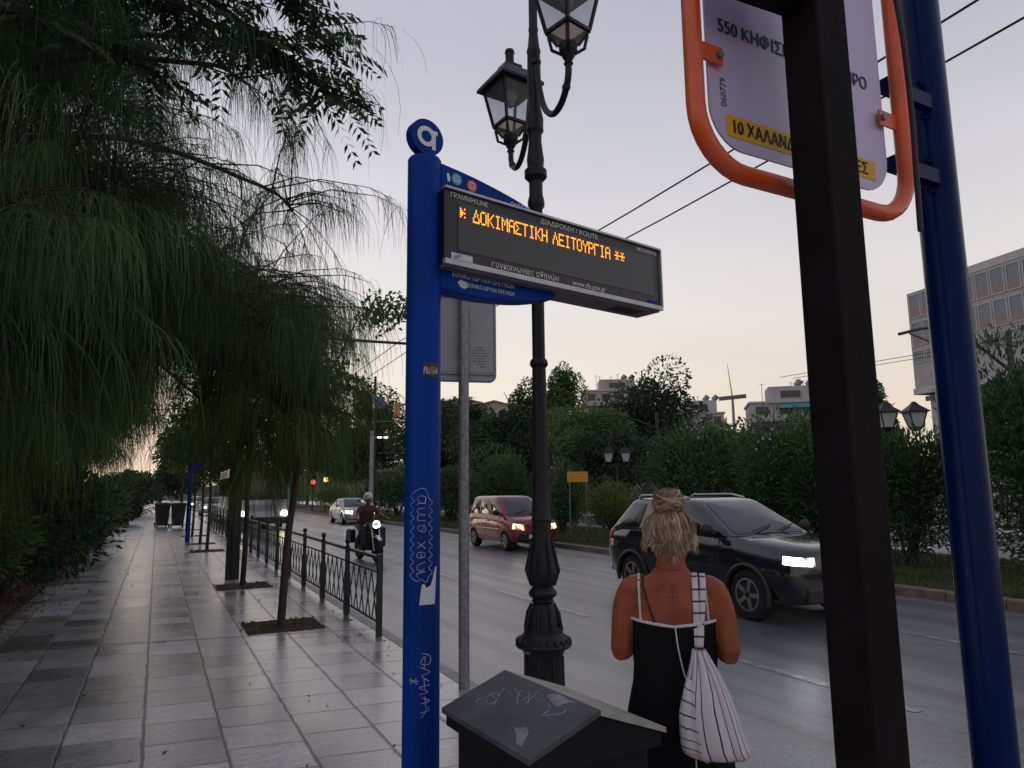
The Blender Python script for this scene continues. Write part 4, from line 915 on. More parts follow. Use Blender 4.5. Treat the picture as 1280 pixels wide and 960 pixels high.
# --- gable-roofed litter bin in front of the totem
BN = thing('litter_bin', 'black street bin with grey gabled lid scribbled in white marker', 'litter bin', (1.20, 1.865, 0), R(4.5))
w2, Ln, ez, rz_ = .25, .56, .965, 1.055
MB().box((0, Ln/2, .46), (.42, .48, .90)).build('body', 'bin_body', BN, bevel=.01)
mb = MB(); th = .016
def slope(s, mat, nm):
    m_ = MB(); m_.add([(0, 0, rz_), (s*w2, 0, ez), (s*w2, Ln, ez), (0, Ln, rz_), (0, 0, rz_-th), (s*w2, 0, ez-th), (s*w2, Ln, ez-th), (0, Ln, rz_-th)], [(0, 1, 2, 3), (7, 6, 5, 4), (0, 4, 5, 1), (1, 5, 6, 2), (2, 6, 7, 3), (0, 3, 7, 4)])
    return m_.build(nm, mat, BN)
lidA = slope(-1, 'bin_roof', 'lid'); lidB = slope(1, 'bin_roof_lit', 'lid')
MB().prism([(-w2+.012, ez-.055), (w2-.012, ez-.055), (w2-.012, ez-.017), (0, rz_-.017), (-w2+.012, ez-.017)], .012, Ln-.012).build('hood', 'bin_body', BN)
q = MB(); q.box((0, .03, .62), (.30, .012, .16)); q.build('slot', 'plastic', BN)
def lmap(u, w, o=.0012):      # u along the ridge from the near end, w down the slope 0..1
    return Vector((-w*w2, u, rz_+(ez-rz_)*w+o))
q = MB()
SC = [[(.40, .62), (.45, .55), (.43, .40), (.39, .55), (.41, .68)], [(.38, .52), (.47, .46)], [(.36, .35), (.43, .30), (.42, .45)], [(.33, .30), (.40, .22)], [(.30, .42), (.36, .25), (.31, .2), (.30, .34)], [(.26, .36), (.33, .16)], [(.29, .14), (.27, .36)], [(.27, .24), (.20, .22), (.16, .30), (.155, .42), (.13, .36), (.10, .26), (.12, .18), (.16, .17)], [(.42, .72), (.47, .66), (.46, .58)], [(.37, .62), (.42, .40)]]
for s_ in SC: ribbon(q, smoothpts([Vector(p) for p in s_], 4), .0035, lambda u, w: lmap(u, w))
# ribbon width acts in u/w space: w is stretched by the slope length, which reads as an uneven marker line
q.build('graffiti', 'chalk', lidA)
def lpoly(pts, nm, mt):
    q = MB(); q.add([lmap(u, w, .0008) for u, w in pts], [tuple(range(len(pts)))]); q.build(nm, mt, lidA)
lpoly([(.21, .02), (.245, .10), (.22, .16), (.18, .20), (.15, .22), (.14, .12), (.10, .04), (.15, .05)], 'worn_patch', 'bin_patch')
lpoly([(.17, .72), (.19, .74), (.14, .82), (.10, .92), (.075, .90), (.10, .78), (.12, .70), (.15, .66)], 'worn_patch', 'bin_patch')

# --- ornate lamp post
LP_ = thing('ornate_lamp_post', 'tall black cast iron lamp post with bulging baluster base and two lanterns', 'street lamp', (2.20, 4.05, 0), 0)
prof = [(.19, 0), (.19, .06), (.16, .09), (.135, .12), (0.128, 0.48), (0.119, 0.677), (0.134, 0.715), (.168, .73), (0.177, 0.743), (.172, .757), (0.152, 0.777), (0.121, 0.815), (0.1195, 0.844), (0.102, 0.858), (0.096, 0.921), (0.08, 0.974), (0.060, 0.993), (0.0726, 1.003), (0.0626, 1.017), (.085, 1.035), (0.0903, 1.051), (.085, 1.064), (0.0753, 1.075), (0.0653, 1.09), (0.0829, 1.114), (.098, 1.15), (0.1007, 1.188), (0.0883, 1.242), (0.0708, 1.321), (0.0609, 1.4), (0.061, 1.49), (0.0687, 1.5), (0.0611, 1.515), (0.0538, 1.752), (0.0446, 2.48), (.058, 2.495), (0.0604, 2.51), (.055, 2.53), (0.0421, 2.544), (0.0418, 3.569), (0.057, 3.592), (0.0571, 3.626), (0.0463, 3.672), (0.0464, 3.764), (0.0765, 3.798), (0.0766, 3.845), (0.0547, 3.868), (0.0603, 3.926), (0.0522, 3.984), (0.044, 4.06), (0.0469, 4.113), (0.0607, 4.136), (0.058, 4.16), (0.0608, 4.219), (0.0416, 4.32), (0.0417, 4.361), (0.0473, 4.457), (0.0475, 4.577), (0.0449, 4.705), (0.0505, 4.729), (0.0421, 4.759), (0.031, 4.87), (0.0367, 4.894), (0.031, 4.919), (0.0301, 5.25), (.045, 5.29), (.02, 5.36), (.004, 5.45)]
MB().lathe(prof, 28).build('shaft', 'black_iron', LP_, 35)
mb = MB()       # fluting on the base
for k in range(8):
    a = k*math.pi/4; mb.bar((.126*math.cos(a), .126*math.sin(a), .13), (.118*math.cos(a), .118*math.sin(a), .68), .016)
    mb.tube([(.118*math.cos(a), .118*math.sin(a), .83), (.10*math.cos(a), .10*math.sin(a), .93), (.072*math.cos(a), .072*math.sin(a), .985)], .012, 6)
    mb.tube([(.078*math.cos(a), .078*math.sin(a), 1.10), (.104*math.cos(a), .104*math.sin(a), 1.188), (.064*math.cos(a), .064*math.sin(a), 1.39)], [.008, .013, .006], 6)
for k in range(20):
    a = k*math.pi/10; mb.ball((.158*math.cos(a), .158*math.sin(a), .765), .021, 6, 4)
mb.build('relief', 'black_iron', LP_, 50)
mb = MB(); mb.box((-.10, -.02, .72), (.07, .05, .035), Euler((0, 0, .3)).to_matrix()).build('clip', 'grey_metal', LP_)
def lantern(parent, x, y, s, rot):
    """four-sided tapering lantern; z base is the cup"""
    mt = T(x, y, 4.30) @ Matrix.Rotation(rot, 4, 'Z')
    def B(mb, nm, mat, par, sm=None):
        me = mb.mesh(nm); me.transform(mt)
        if sm: shade(me, sm)
        return link(nm, me, mat, par)
    fr = MB(); zb, zl, zt, rl, rt = .13, .195, .50, .118, .185
    rl *= s; rt *= s
    cor = [(1, 1), (-1, 1), (-1, -1), (1, -1)]
    for i, (a, b) in enumerate(cor):
        a2, b2 = cor[(i+1) % 4]
        fr.bar((a*rl, b*rl, zl), (a*rt, b*rt, zt), .018); fr.bar((a*rl, b*rl, zl), (a2*rl, b2*rl, zl), .022); fr.bar((a*rt, b*rt, zt), (a2*rt, b2*rt, zt), .022)
        fr.bar((a*rl, b*rl, zl), (a*.045, b*.045, .10), .016)
        fr.tube([(a*rl*.9, b*rl*.9, zl-.03), (a*rl*.75, b*rl*.75, .075), (a*.03, b*.03, .045)], .011, 6)
    fr.lathe([(.018, -.03), (.03, -.02), (.022, 0), (.035, .02), (.055, .06), (.06, .10), (.05, .115)], 16)
    L_ = B(fr, 'lantern', 'black_iron', parent)
    g = MB(); g2 = MB()
    for i, (a, b) in enumerate(cor):
        a2, b2 = cor[(i+1) % 4]
        g.add([(a*rl, b*rl, zl), (a2*rl, b2*rl, zl), (a2*rt, b2*rt, zt), (a*rt, b*rt, zt)], [(0, 1, 2, 3)])
        g2.add([(a*.045, b*.045, .10), (a2*.045, b2*.045, .10), (a2*rl, b2*rl, zl), (a*rl, b*rl, zl)], [(0, 1, 2, 3)])
    B(g, 'glass', 'lantern_glass', L_); B(g2, 'glass', 'lantern_dirty', L_)
    rf = MB(); ro = rt+.055*s; ri = .07
    rf.loft([[(c_[0]*q, c_[1]*q, z) for c_ in cor] for q, z in ((ro, zt+.0), (ro, zt+.022), (ri+.03, zt+.145), (ri, zt+.165), (ri, zt+.19))])
    rf.lathe([(.036, zt+.18), (.034, zt+.30), (.040, zt+.305), (.034, zt+.33), (.01, zt+.335)], 16)
    B(rf, 'lantern_roof', 'black_iron', L_)
    lm = MB(); lm.lathe([(.03, zt-.12), (.055, zt-.06), (.05, zt-.01), (.02, zt)], 14); lm.box((0, 0, zt-.135), (.05, .05, .02)); B(lm, 'lamp_fitting', 'grey_metal', L_, 40)
for (ax, ay, rr) in ((-.075, -.585, .25), (.11, .60, .12)):
    u = Vector((ax, ay, 0))
    pts = [Vector((0, 0, 4.62))+u*.08, Vector((0, 0, 4.45))+u*.14, Vector((0, 0, 4.22))+u*.30, Vector((0, 0, 4.09))+u*.55, Vector((0, 0, 4.09))+u*.8, Vector((0, 0, 4.18))+u*.97, Vector((0, 0, 4.28))+u]
    a_ = MB().tube(smoothpts(pts, 5), .021, 10); a_.ball(tuple(u*.08+Vector((0, 0, 4.62))), .035).ball(tuple(u*.93+Vector((0, 0, 4.15))), .028)
    arm = a_.build('arm', 'black_iron', LP_, 60); lantern(LP_, ax, ay, .80, rr)

# --- back-to-front traffic sign on a grey pole
GS = thing('road_sign', 'grey rounded sign seen from behind on a galvanised pole', 'road sign', (2.47, 6.0, 0), R(-12))
MB().lathe([(.048, 0), (.048, 3.75), (.03, 3.76)], 20).build('pole', 'grey_metal', GS, 40)
def rrect(x0, x1, z0, z1, r, n=6):
    o = []
    for cx, cz, a0 in ((x1-r, z0+r, -90), (x1-r, z1-r, 0), (x0+r, z1-r, 90), (x0+r, z0+r, 180)):
        o += [(cx+r*math.cos(R(a0+90*k/n)), cz+r*math.sin(R(a0+90*k/n))) for k in range(n+1)]
    return o
PAN = rrect(-.31, .31, 2.69, 3.62, .06)
sg = MB().prism(PAN, .055, .062).build('sign_plate', 'grey_panel', GS)
q = MB(); lp = [Vector((x, .055, z)) for x, z in PAN]; q.tube(lp+[lp[0]], .012, 6); q.build('rim', 'grey_metal', sg)
for z in (2.765, 3.5): MB().box((0, .045, z), (.60, .022, .03)).build('bracket', 'grey_metal', GS)
q = MB()
for k in range(8):
    wd = (.09, .13, .16, .14, .11, .14, .07, .06)[k]; x0 = .17-wd/2+.03*(k == 7)
    m_ = int(wd/.014)
    for j in range(m_): q.box((x0+j*.014+.004, .0540, 3.01-k*.026), (.010, .001, .007 if rng.uniform() < .8 else .013))
tx = MB().box((.175, .0546, 2.92), (.19, .0008, .24)).build('printed_label', 'grey_panel', sg); q.build('print', 'black_ink', tx)

# --- bus stop sign in an orange tube frame on a blue pole
BP = thing('bus_stop_sign', 'bus stop flag in an orange tube frame on a blue pole at the right edge', 'bus stop sign', (1.52, .93, 0), R(2.5))
q = MB(); q.lathe([(.0415, 0), (.0415, 3.3), (.03, 3.32)], 28); q.build('pole', 'blue_dark', BP, 40)
FR = rrect(-.755, -.185, 2.225, 3.0, .105, 8); lp = [Vector((x, -.045, z)) for x, z in FR]
fr = MB().tube(lp+[lp[0]], .0165, 12, cap=False).build('frame', 'orange', BP, 60)
fp = MB().prism(rrect(-.712, -.228, 2.275, 2.95, .075, 8), -.034, -.030).build('flag_plate', 'white_panel', BP)
for x0, x1 in ((-.745, -.685), (-.255, -.195)): MB().box(((x0+x1)/2, -.0425, 2.435), (abs(x1-x0), .004, .032)).build('clip', 'orange', fr)
for x in (-.695, -.245): MB().tube([(x, -.044, 2.435), (x, -.051, 2.435)], .007, 8).build('bolt', 'grey_metal', fr)
for z in (2.36, 2.535, 2.88): MB().box((-.11, -.018, z), (.16, .02, .032)).build('bracket', 'blue_dark', BP)
for z in (2.33, 2.40, 2.50, 2.58, 2.85, 2.92): MB().tube([(-.040, -.015, z), (-.056, -.015, z)], .006, 6).build('bolt', 'blue_dark', BP)
FY = -.0346
text('lettering', '550 ΚΗΦΙΣΙΑ - Π. ΦΑΛΗΡΟ', .036, 'dark_ink', fp, T(-.685, FY, 2.492) @ FACE, sx=.92, bold=.022)
ys = MB().box((-.473, FY, 2.318), (.405, .001, .040)).build('yellow_strip', 'yellow', fp)
text('lettering', '10 ΧΑΛΑΝΔΡΙ - ΤΖΙΤΖΙΦΙΕΣ', .034, 'black_ink', ys, T(-.665, FY-.0008, 2.306) @ FACE, sx=.86, bold=.022)
text('lettering', '060779', .020, 'black_ink', fp, T(-.672, FY, 2.350) @ FACE @ Matrix.Rotation(R(90), 4, 'Z'), sx=.9)
cb = MB().tube(smoothpts([Vector(p) for p in ((1.255, .80, 3.0), (1.235, .80, 2.72), (1.242, .795, 2.55), (1.254, .80, 2.40), (1.250, .80, 2.28), (1.246, .80, 2.165))], 6), .0052, 8)
tag(cb.build('cable', 'wire', None, 60), 'loose black cable dangling in front of the orange framed flag', 'cable')

# --- shelter post close to the camera
SP_ = thing('shelter_post', 'thick dark square post of the bus shelter, closest thing on the right', 'post', (.967, .772, 0), R(0))
MB().box((0, 0, 1.35), (.073, .073, 2.7)).build('post', 'post_paint', SP_, bevel=.004)
MB().prism([(-.185, 2.50), (-.0368, 2.505), (-.0368, 2.60), (-.185, 2.60)], -.03, .03).build('bracket', 'post_paint', SP_)

# --- railing along the kerb
RL = thing('kerb_railing', 'low dark green iron railing with ball finials and crossed bars along the kerb', 'railing', (2.42, 8.5, 0), 0)
NP = 20; PW = 1.62
def post(k):
    m_ = MB(); y = k*PW
    if k == 0: m_.box((0, 0, .47), (.062, .062, .95))
    else:
        m_.box((0, y, .46), (.055, .055, .92)); m_.lathe([(.03, .92), (.036, .935), (.02, .945), (.018, .955), (.034, .975), (.040, .998), (.034, 1.02), (.015, 1.036), (.003, 1.04)], 10, (0, y, 0))
    m_.box((0, y, .30), (.075, .075, .55)) if k else None
    return m_.build('post', 'green_iron', RL)
for k in range(NP): post(k)
for k in range(NP-1):
    y0, y1 = k*PW, (k+1)*PW; m_ = MB()
    m_.bar((0, y0, .90), (0, y1, .90), .05, .035).bar((0, y0, .73), (0, y1, .73), .022).bar((0, y0, .16), (0, y1, .16), .026)
    n_ = 5; st_ = (PW-.12)/n_
    for j in range(n_):
        a = y0+.06+j*st_; b = a+st_
        m_.bar((-.006, a+st_*.08, .17), (-.006, b-st_*.08, .72), .013); m_.bar((.006, b-st_*.08, .17), (.006, a+st_*.08, .72), .013)
    m_.build('panel', 'green_iron', RL)

# --- trolleybus poles, overhead wires
def pole(nm, label, cat, x, y, h, r, mat, extra=None, base=None, z=-.02):
    t = thing(nm, label, cat, (x, y, z), 0)
    m_ = MB().lathe([(r*1.05, 0), (r, h*.3), (r*.72, h)], 16); m_.build('pole', mat, t, 40)
    if base: MB().lathe([(r*1.9, 0), (r*1.7, .1), (r*1.5, .35), (r*1.7, .5), (r*1.2, .62), (r*1.02, .7)], 12).build('base', mat, t, 40)
    if extra: extra(t)
    return t
def arm_ex(t):
    m_ = MB().tube([(0, 0, 4.95), (3.6, .0, 5.02)], .032, 8); m_.build('arm', 'wire', t, 60)
    q = MB().tube([(.0, 0, 5.6), (2.0, 0, 5.0)], .012, 5).build('stay', 'wire', t)
pole('trolley_wire_pole', 'thick dark green pole between the first two young trees, with a side arm', 'pole', 1.40, 15.35, 5.7, .125, 'green_iron', arm_ex, None)
def arm2(t):
    pts = [(0, 0, 5.3), (-1.2, .1, 5.75), (-2.6, .2, 6.1), (-4.4, .3, 6.0)]
    MB().tube(smoothpts([Vector(p) for p in pts], 5), .05, 6).build('arm', 'green_iron', t, 60)
pole('trolley_wire_pole', 'dark pole with curved bracket over the road in front of the dark round tree', 'pole', 28.0, 36.1, 6.4, .13, 'green_iron', arm2)
def arm3(t):
    MB().tube(smoothpts([Vector(p) for p in [(0, 0, 4.75), (-1.7, 0, 5.5), (-3.2, 0, 5.75), (-4.7, 0, 5.45)]], 5), .045, 6).build('arm', 'green_iron', t, 60)
    MB().tube([(-4.3, 0, 5.5), (-3.0, 0, 5.25), (-1.8, 0, 5.25)], .02, 5).tube([(-3.2, 0, 5.7), (-3.0, 0, 5.25)], .02, 5).build('stay', 'green_iron', t, 60)
pole('trolley_wire_pole', 'dark green pole rising above the big oleander at the right edge', 'pole', 21.2, 11.4, 5.9, .11, 'green_iron', arm3)
def arm4(t):
    MB().tube([(-1.2, 0, 8.9), (.2, 0, 7.6)], .05, 5).tube([(.2, 0, 7.6), (1.4, 0, 7.2)], .05, 5).build('arm', 'orange_fit', t, 60)
    MB().box((.25, 0, 7.45), (.7, .5, .8)).build('switch_box', 'blue_fit', t)
    MB().box((1.5, 0, 7.0), (.35, .3, .9)).build('signal_head', 'orange_fit', t)
    MB().tube([(0, 0, 6.2), (3.0, 0, 6.3)], .04, 5).build('bracket', 'grey_metal', t, 60)
pole('trolley_wire_pole', 'tall thin pole topped by a blue box and orange arms left of the blue totem', 'pole', 12.6, 46, 9.2, .12, 'green_iron', arm4)
def lampx(t):
    MB().tube([(0, 0, 5.0), (.75, -.1, 5.0)], .04, 5).build('arm', 'lime_pole', t)
    MB().box((.45, -.12, 5.0), (.22, .15, .08)).box((.85, -.12, 5.0), (.22, .15, .08)).build('lamp', 'lamp_white', t)
pole('lamp_pole', 'short pale grey pole with a small white lamp above the silver sedan', 'lamp pole', 11.9, 44, 5.4, .14, 'lime_pole', lampx)
pole('signal_pole', 'thin dark pole with a long horizontal bar behind the motorcyclist', 'pole', 15.9, 44.5, 8.6, .08, 'green_iron', lambda t: MB().tube([(0, 0, 4.0), (-3.4, 0, 4.05)], .05, 6).build('arm', 'green_iron', t))
# mast with a flat double head
MS = thing('light_mast', 'tall slim mast with a broad flat lamp head and a spike on top', 'lamp mast', (64.4, 67.6, 0), R(-40))
MB().lathe([(.28, 0), (.16, 12), (.12, 12.6)], 10).build('pole', 'grey_metal', MS, 40)
MB().box((0, 0, 12.75), (3.3, .8, .42), Euler((0, R(-4), 0)).to_matrix()).build('lamp_head', 'disp_under', MS)
MB().tube([(0, 0, 12.7), (-.4, 0, 17.0)], [.09, .03], 5).build('spike', 'grey_metal', MS)
wr = [(5.9, 5.75, 'left of the pair'), (6.5, 5.75, 'right of the pair')]
for x, z, w_ in wr:
    pts = []
    for k in range(9):
        for j in range(6):
            s_ = j/6; pts.append(Vector((x, -25+k*22+22*s_, z-.22*4*s_*(1-s_)+.1)))
    tag(MB().tube(pts, .011, 6).build('overhead_wire', 'wire', None, 60), 'thin black overhead wire along the near carriageway, '+w_, 'wire', 'overhead wires above the road')
for x in (18.3, 18.9):
    tag(MB().tube([(x, -12, 5.25), (x, 6, 5.1), (x, 14, 5.2), (x, 17, 5.25)], .009, 5).build('overhead_wire', 'wire', None, 60), 'overhead wire over the far carriageway, %s' % ('nearer one in front of the office block' if x < 18.5 else 'farther one in front of the office block'), 'wire', 'overhead wires above the road')

# --- small twin lanterns across the road
def twin(label, x, y, h, sc_):
    t = thing('twin_street_lamp', label, 'street lamp', (x, y, 0), R(-30), 'twin lantern lamps on the median')
    MB().lathe([(.11, 0), (.09, .3), (.06, .7), (.045, h)], 12).build('post', 'black_iron', t, 40)
    for s in (-1, 1):
        MB().tube([(0, 0, h-.25), (s*.2, 0, h-.35), (s*.36, 0, h-.2), (s*.36, 0, h-.05)], .022, 6).build('arm', 'black_iron', t, 60)
        cor = [(1, 1), (-1, 1), (-1, -1), (1, -1)]
        l_ = MB(); l_.loft([[(s*.36+a*q, b*q, h+z) for a, b in cor] for q, z in ((.27, .42), (.27, .44), (.1, .6), (.03, .7))]); l_.loft([[(s*.36+a*q, b*q, h+z) for a, b in cor] for q, z in ((.05, -.06), (.13, .03), (.13, .05), (.05, .05))])
        for a, b in cor: l_.bar((s*.36+a*.12, b*.12, h+.04), (s*.36+a*.21, b*.21, h+.42), .025)
        L_ = l_.build('lantern', 'black_iron', t)
        MB().loft([[(s*.36+a*q, b*q, h+z) for a, b in cor] for q, z in ((.115, .05), (.2, .415))], cap=False).build('glass', 'lantern_pale', L_)
M['lantern_pale'] = pm('pale_lantern_glass', (.5, .53, .55), .3, var=.1)
twin('twin lantern lamp among the trees behind the yellow shrub', 17.3, 25.1, 2.72, 1)
twin('twin lantern lamp seen between the dark post and the blue pole', 17.04, 11.95, 3.1, 1)
# yellow direction sign
YS = thing('yellow_road_sign', 'small yellow road sign on two thin posts among the oleanders', 'road sign', (13.2, 21.6, 0), R(-32))
q = MB(); q.lathe([(.02, 0), (.02, 2.35)], 8, (-.28, 0, 0)).build('post', 'grey_metal', YS); MB().lathe([(.02, 0), (.02, 2.2)], 8, (.3, 0, 0)).build('post', 'grey_metal', YS)
pl_ = MB().box((0, -.03, 2.08), (.72, .02, .36)).build('plate', 'yellow_sign', YS)
q = MB()
for k, (a, b) in enumerate(((-.2, .18), (-.25, .2), (-.24, .26))):
    x = a
    while x < b: q.box((x+.015, -.0412, 2.19-k*.10), (.026, .001, .035)); x += .04
q.build('print', 'orange_fit', pl_)
# traffic lights far ahead
for (x, y, lab, mt) in ((11.75, 62, 'distant traffic light glowing red above the silver sedan', 'tail_on'), (12.4, 60, 'distant traffic light glowing amber above the silver sedan', 'amber_on')):
    t = thing('traffic_light', lab, 'traffic light', (x, y, 0), 0)
    MB().lathe([(.06, 0), (.05, 2.4)], 8).build('post', 'green_iron', t)
    MB().box((0, 0, 2.55), (.32, .25, .95)).build('housing', 'plastic', t)
    MB().ball((0, -.14, 2.42 if mt == 'tail_on' else 2.6), (.2, .05, .2)).build('lens', mt, t)
# dumpsters and second bus stop pole down the pavement
def dumpster(label, x, y, rz):
    t = thing('wheeled_bin', label, 'rubbish bin', (x, y, 0), rz, 'rubbish containers down the pavement')
    Q4 = ((-1, -1), (1, -1), (1, 1), (-1, 1))
    MB().loft([[(a*w_, b*d_, z) for a, b in Q4] for w_, d_, z in ((.22, .26, .12), (.29, .36, 1.05), (.31, .38, 1.07), (.31, .38, 1.12))]).build('body', 'bin_green', t, bevel=.01)
    MB().loft([[(a*w_, b*d_, z) for a, b in Q4] for w_, d_, z in ((.315, .39, 1.125), (.30, .36, 1.17), (.2, .25, 1.20))]).build('lid', 'bin_green', t, bevel=.01)
    for a in (-1, 1): MB().tube([(a*.26-.03, .25, .1), (a*.26+.03, .25, .1)], .1, 12).build('wheel', 'tyre', t)
    MB().bar((-.25, .42, 1.08), (.25, .42, 1.08), .035).build('handle', 'grey_metal', t)
dumpster('dark wheeled bin nearest the blue pole far down the pavement', .95, 38.5, .1)
dumpster('dark wheeled bin in the middle of the three far down the pavement', .30, 38.9, -.08)
dumpster('dark wheeled bin leftmost of the three far down the pavement', .25, 40.6, .15)
BS = thing('bus_stop_pole', 'slim bright blue bus stop pole far down the pavement by the young trees', 'bus stop pole', (1.0, 27.2, 0), 0)
MB().lathe([(.075, 0), (.075, 2.75), (.05, 2.78)], 16).build('pole', 'blue', BS, 40)
MB().box((.2, 0, 2.55), (.42, .03, .4)).build('flag_plate', 'blue', BS)

# ================================================================ VEHICLES
def car(name, label, cat, loc, rz, S):
    """local +x is the front; built from cross-section lofts, wheel wells cut out"""
    t = thing(name, label, cat, loc, rz)
    st = S['st']; rings = []
    for (x, zb, zt, wl, wm, wt) in st:
        h = zt-zb
        half = [(0, zb), (wl*.6, zb), (wl*.94, zb+.015), (wl, zb+.08), (wm*.985, zb+.28*h), (wm, zb+.52*h), (wm*.975, zb+.74*h), (wt*1.01, zt-.035*h-.01), (wt*.95, zt+.003), (wt*.5, zt+.022), (0, zt+.03)]
        rings.append([(x, y, z) for y, z in half]+[(x, -y, z) for y, z in half[-2:0:-1]])
    # densify along the length with Catmull-Rom so the skin is smooth but the ends stay crisp
    m = len(rings); n = len(rings[0]); dense = []
    for i in range(m-1):
        for k in range(4):
            u = k/4; r_ = []
            for j in range(n):
                a, b, c, d = (Vector(rings[max(i-1, 0)][j]), Vector(rings[i][j]), Vector(rings[i+1][j]), Vector(rings[min(i+2, m-1)][j]))
                r_.append(.5*((2*b)+(c-a)*u+(2*a-5*b+4*c-d)*u*u+(3*b-a-3*c+d)*u**3))
            dense.append(r_)
    dense.append([Vector(p) for p in rings[-1]])
    me = MB().loft(dense).mesh('body')
    o = bpy.data.objects.new('tmp', me); COL.objects.link(o); cut = []
    rw = S['rw']; yw = S['track']
    for x in S['axles']:
        for s in (-1, 1):
            c = MB().tube([(x, s*(yw-.28), rw), (x, s*(yw+.4), rw)], rw*1.14, 28).mesh('cut'); co = bpy.data.objects.new('cut', c); COL.objects.link(co); cut.append(co)
            md = o.modifiers.new('b', 'BOOLEAN'); md.operation = 'DIFFERENCE'; md.object = co; md.solver = 'EXACT'
    me = applied(o, 'body')
    for c in cut: bpy.data.objects.remove(c, do_unlink=True)
    shade(me, 38); body = link('body', me, None, t); me.materials.clear(); me.materials.append(M[S['paint']])
    # greenhouse
    bx0, bx1, tx0, tx1, zb, zt, wb, wt = S['gh']
    def ring(x0, x1, w, z, r, n=5):
        o_ = []
        for cx, cy, a0 in ((x1-r, -w+r, -90), (x1-r, w-r, 0), (x0+r, w-r, 90), (x0+r, -w+r, 180)):
            o_ += [Vector((cx+r*math.cos(R(a0+90*k/n)), cy+r*math.sin(R(a0+90*k/n)), z)) for k in range(n+1)]
        return o_
    rr = [ring(bx0, bx1, wb, zb-.06, .16), ring(bx0, bx1, wb, zb, .16)]
    for q in (.25, .5, .75, .93): rr.append([a.lerp(b, q)+Vector((0, 0, 0)) for a, b in zip(ring(bx0, bx1, wb, zb, .16), ring(tx0, tx1, wt, zt, .18))])
    rr.append(ring(tx0+.05, tx1-.05, wt-.05, zt+.012, .18)); rr.append(ring(tx0+.2, tx1-.2, wt-.22, zt+.035, .2)); rr.append(ring(tx0+.6, tx1-.6, wt-.45, zt+.045, .1))
    me = MB().loft(rr).mesh('cabin'); shade(me, 50); link('cabin', me, S.get('roofpaint', S['paint']), t)
    B_ = lambda x, y: None
    def pane(P00, P10, P11, P01, m0, nm='window', mat='glass_car', off=.008):
        """quad pane, inset by margins (l, r, b, t), rounded corners, pushed outward"""
        P00, P10, P11, P01 = map(Vector, (P00, P10, P11, P01)); nrm = (P10-P00).cross(P01-P00).normalized()
        cen = (P00+P10+P11+P01)/4
        if nrm.dot(cen-Vector(((bx0+bx1)/2, 0, cen.z))) < 0: nrm = -nrm
        l, r, b, tp = m0; o_ = []
        def bil(u, v): return P00.lerp(P10, u).lerp(P01.lerp(P11, u), v)
        rc = .09
        for cu, cv, a0 in ((1-r-rc*.5, b+rc, -90), (1-r-rc*.5, 1-tp-rc, 0), (l+rc*.5, 1-tp-rc, 90), (l+rc*.5, b+rc, 180)):
            for k in range(4):
                a = R(a0+30*k); o_.append(bil(cu+rc*.5*math.cos(a), cv+rc*math.sin(a))+nrm*off)
        q = MB(); n_ = len(o_); ce = sum(o_, Vector())/n_; bl = .045 if nm == 'windscreen' else .02
        rings_ = [[p-nrm*.014 for p in o_], o_]+[[ce+(p-ce)*k+nrm*bl*(1-k*k) for p in o_] for k in (.8, .55, .3, .08)]
        q.loft(rings_); return q.build(nm, mat, t, 50)
    pane((bx1, -wb+.10, zb), (bx1, wb-.10, zb), (tx1, wt-.12, zt), (tx1, -wt+.12, zt), (.02, .02, .03, .06), 'windscreen')
    pane((bx0, wb-.10, zb), (bx0, -wb+.10, zb), (tx0, -wt+.12, zt), (tx0, wt-.12, zt), (.06, .06, .12, .10), 'rear_window')
    for s in (-1, 1):
        for (u0, u1) in S['side']:
            f = lambda u, top: Vector((tx0+.12+(tx1-tx0-.24)*u, s*wt, zt)) if top else Vector((bx0+.14+(bx1-bx0-.28)*u, s*wb, zb))
            pane(f(u0, 0), f(u1, 0), f(u1, 1), f(u0, 1), (.02, .02, .06, .13), 'side_window')
        for x in S['seams']:
            q = MB(); zs = np.linspace(.38, zb-.02, 6); 
            def yat(z, x=x):
                for i in range(len(st)-1):
                    if st[i+1][0] <= x <= st[i][0]:
                        u = (x-st[i+1][0])/(st[i][0]-st[i+1][0]); a = [st[i+1][k]*(1-u)+st[i][k]*u for k in range(6)]; break
                else: a = st[len(st)//2]
                hh = (z-a[1])/(a[2]-a[1]); pts = [(.0, a[3]), (.28, a[4]*.985), (.52, a[4]), (.74, a[4]*.975), (.96, a[5]*1.01)]
                return np.interp(hh, [p[0] for p in pts], [p[1] for p in pts])
            q.tube([(x, s*(yat(z)+.001), z) for z in zs], .006, 4); q.build('door_seam', 'plastic', t)
            q = MB(); q.box((x+.16, s*(yat(zb-.17)+.016), zb-.17), (.17, .03, .03)); q.build('door_handle', S['paint'], t, bevel=.008)
        q = MB(); q.ball((bx1-.28, s*(wb+.16), zb+.09), (.07, .11, .085), 10, 6); q.bar((bx1-.28, s*(wb-.02), zb+.04), (bx1-.28, s*(wb+.1), zb+.06), .05); q.build('mirror', S.get('mirror', 'plastic'), t, 60)
        if S.get('rails'):
            q = MB().tube([(tx0+.15, s*(wt-.08), zt+.02), (tx0+.22, s*(wt-.08), zt+.075), (tx1-.55, s*(wt-.08), zt+.085), (tx1-.25, s*(wt-.08), zt+.03)], .022, 6); q.build('roof_rail', 'silver', t, 60)
        if S.get('strip'):
            for z in S['strip']:
                q = MB(); xs_ = np.linspace(S['axles'][1]+rw*1.2, S['axles'][0]-rw*1.2, 6); q.tube([(x, s*(S['wmax']+.004), z) for x in xs_], .02, 6); q.build('trim_strip', 'silver', t)
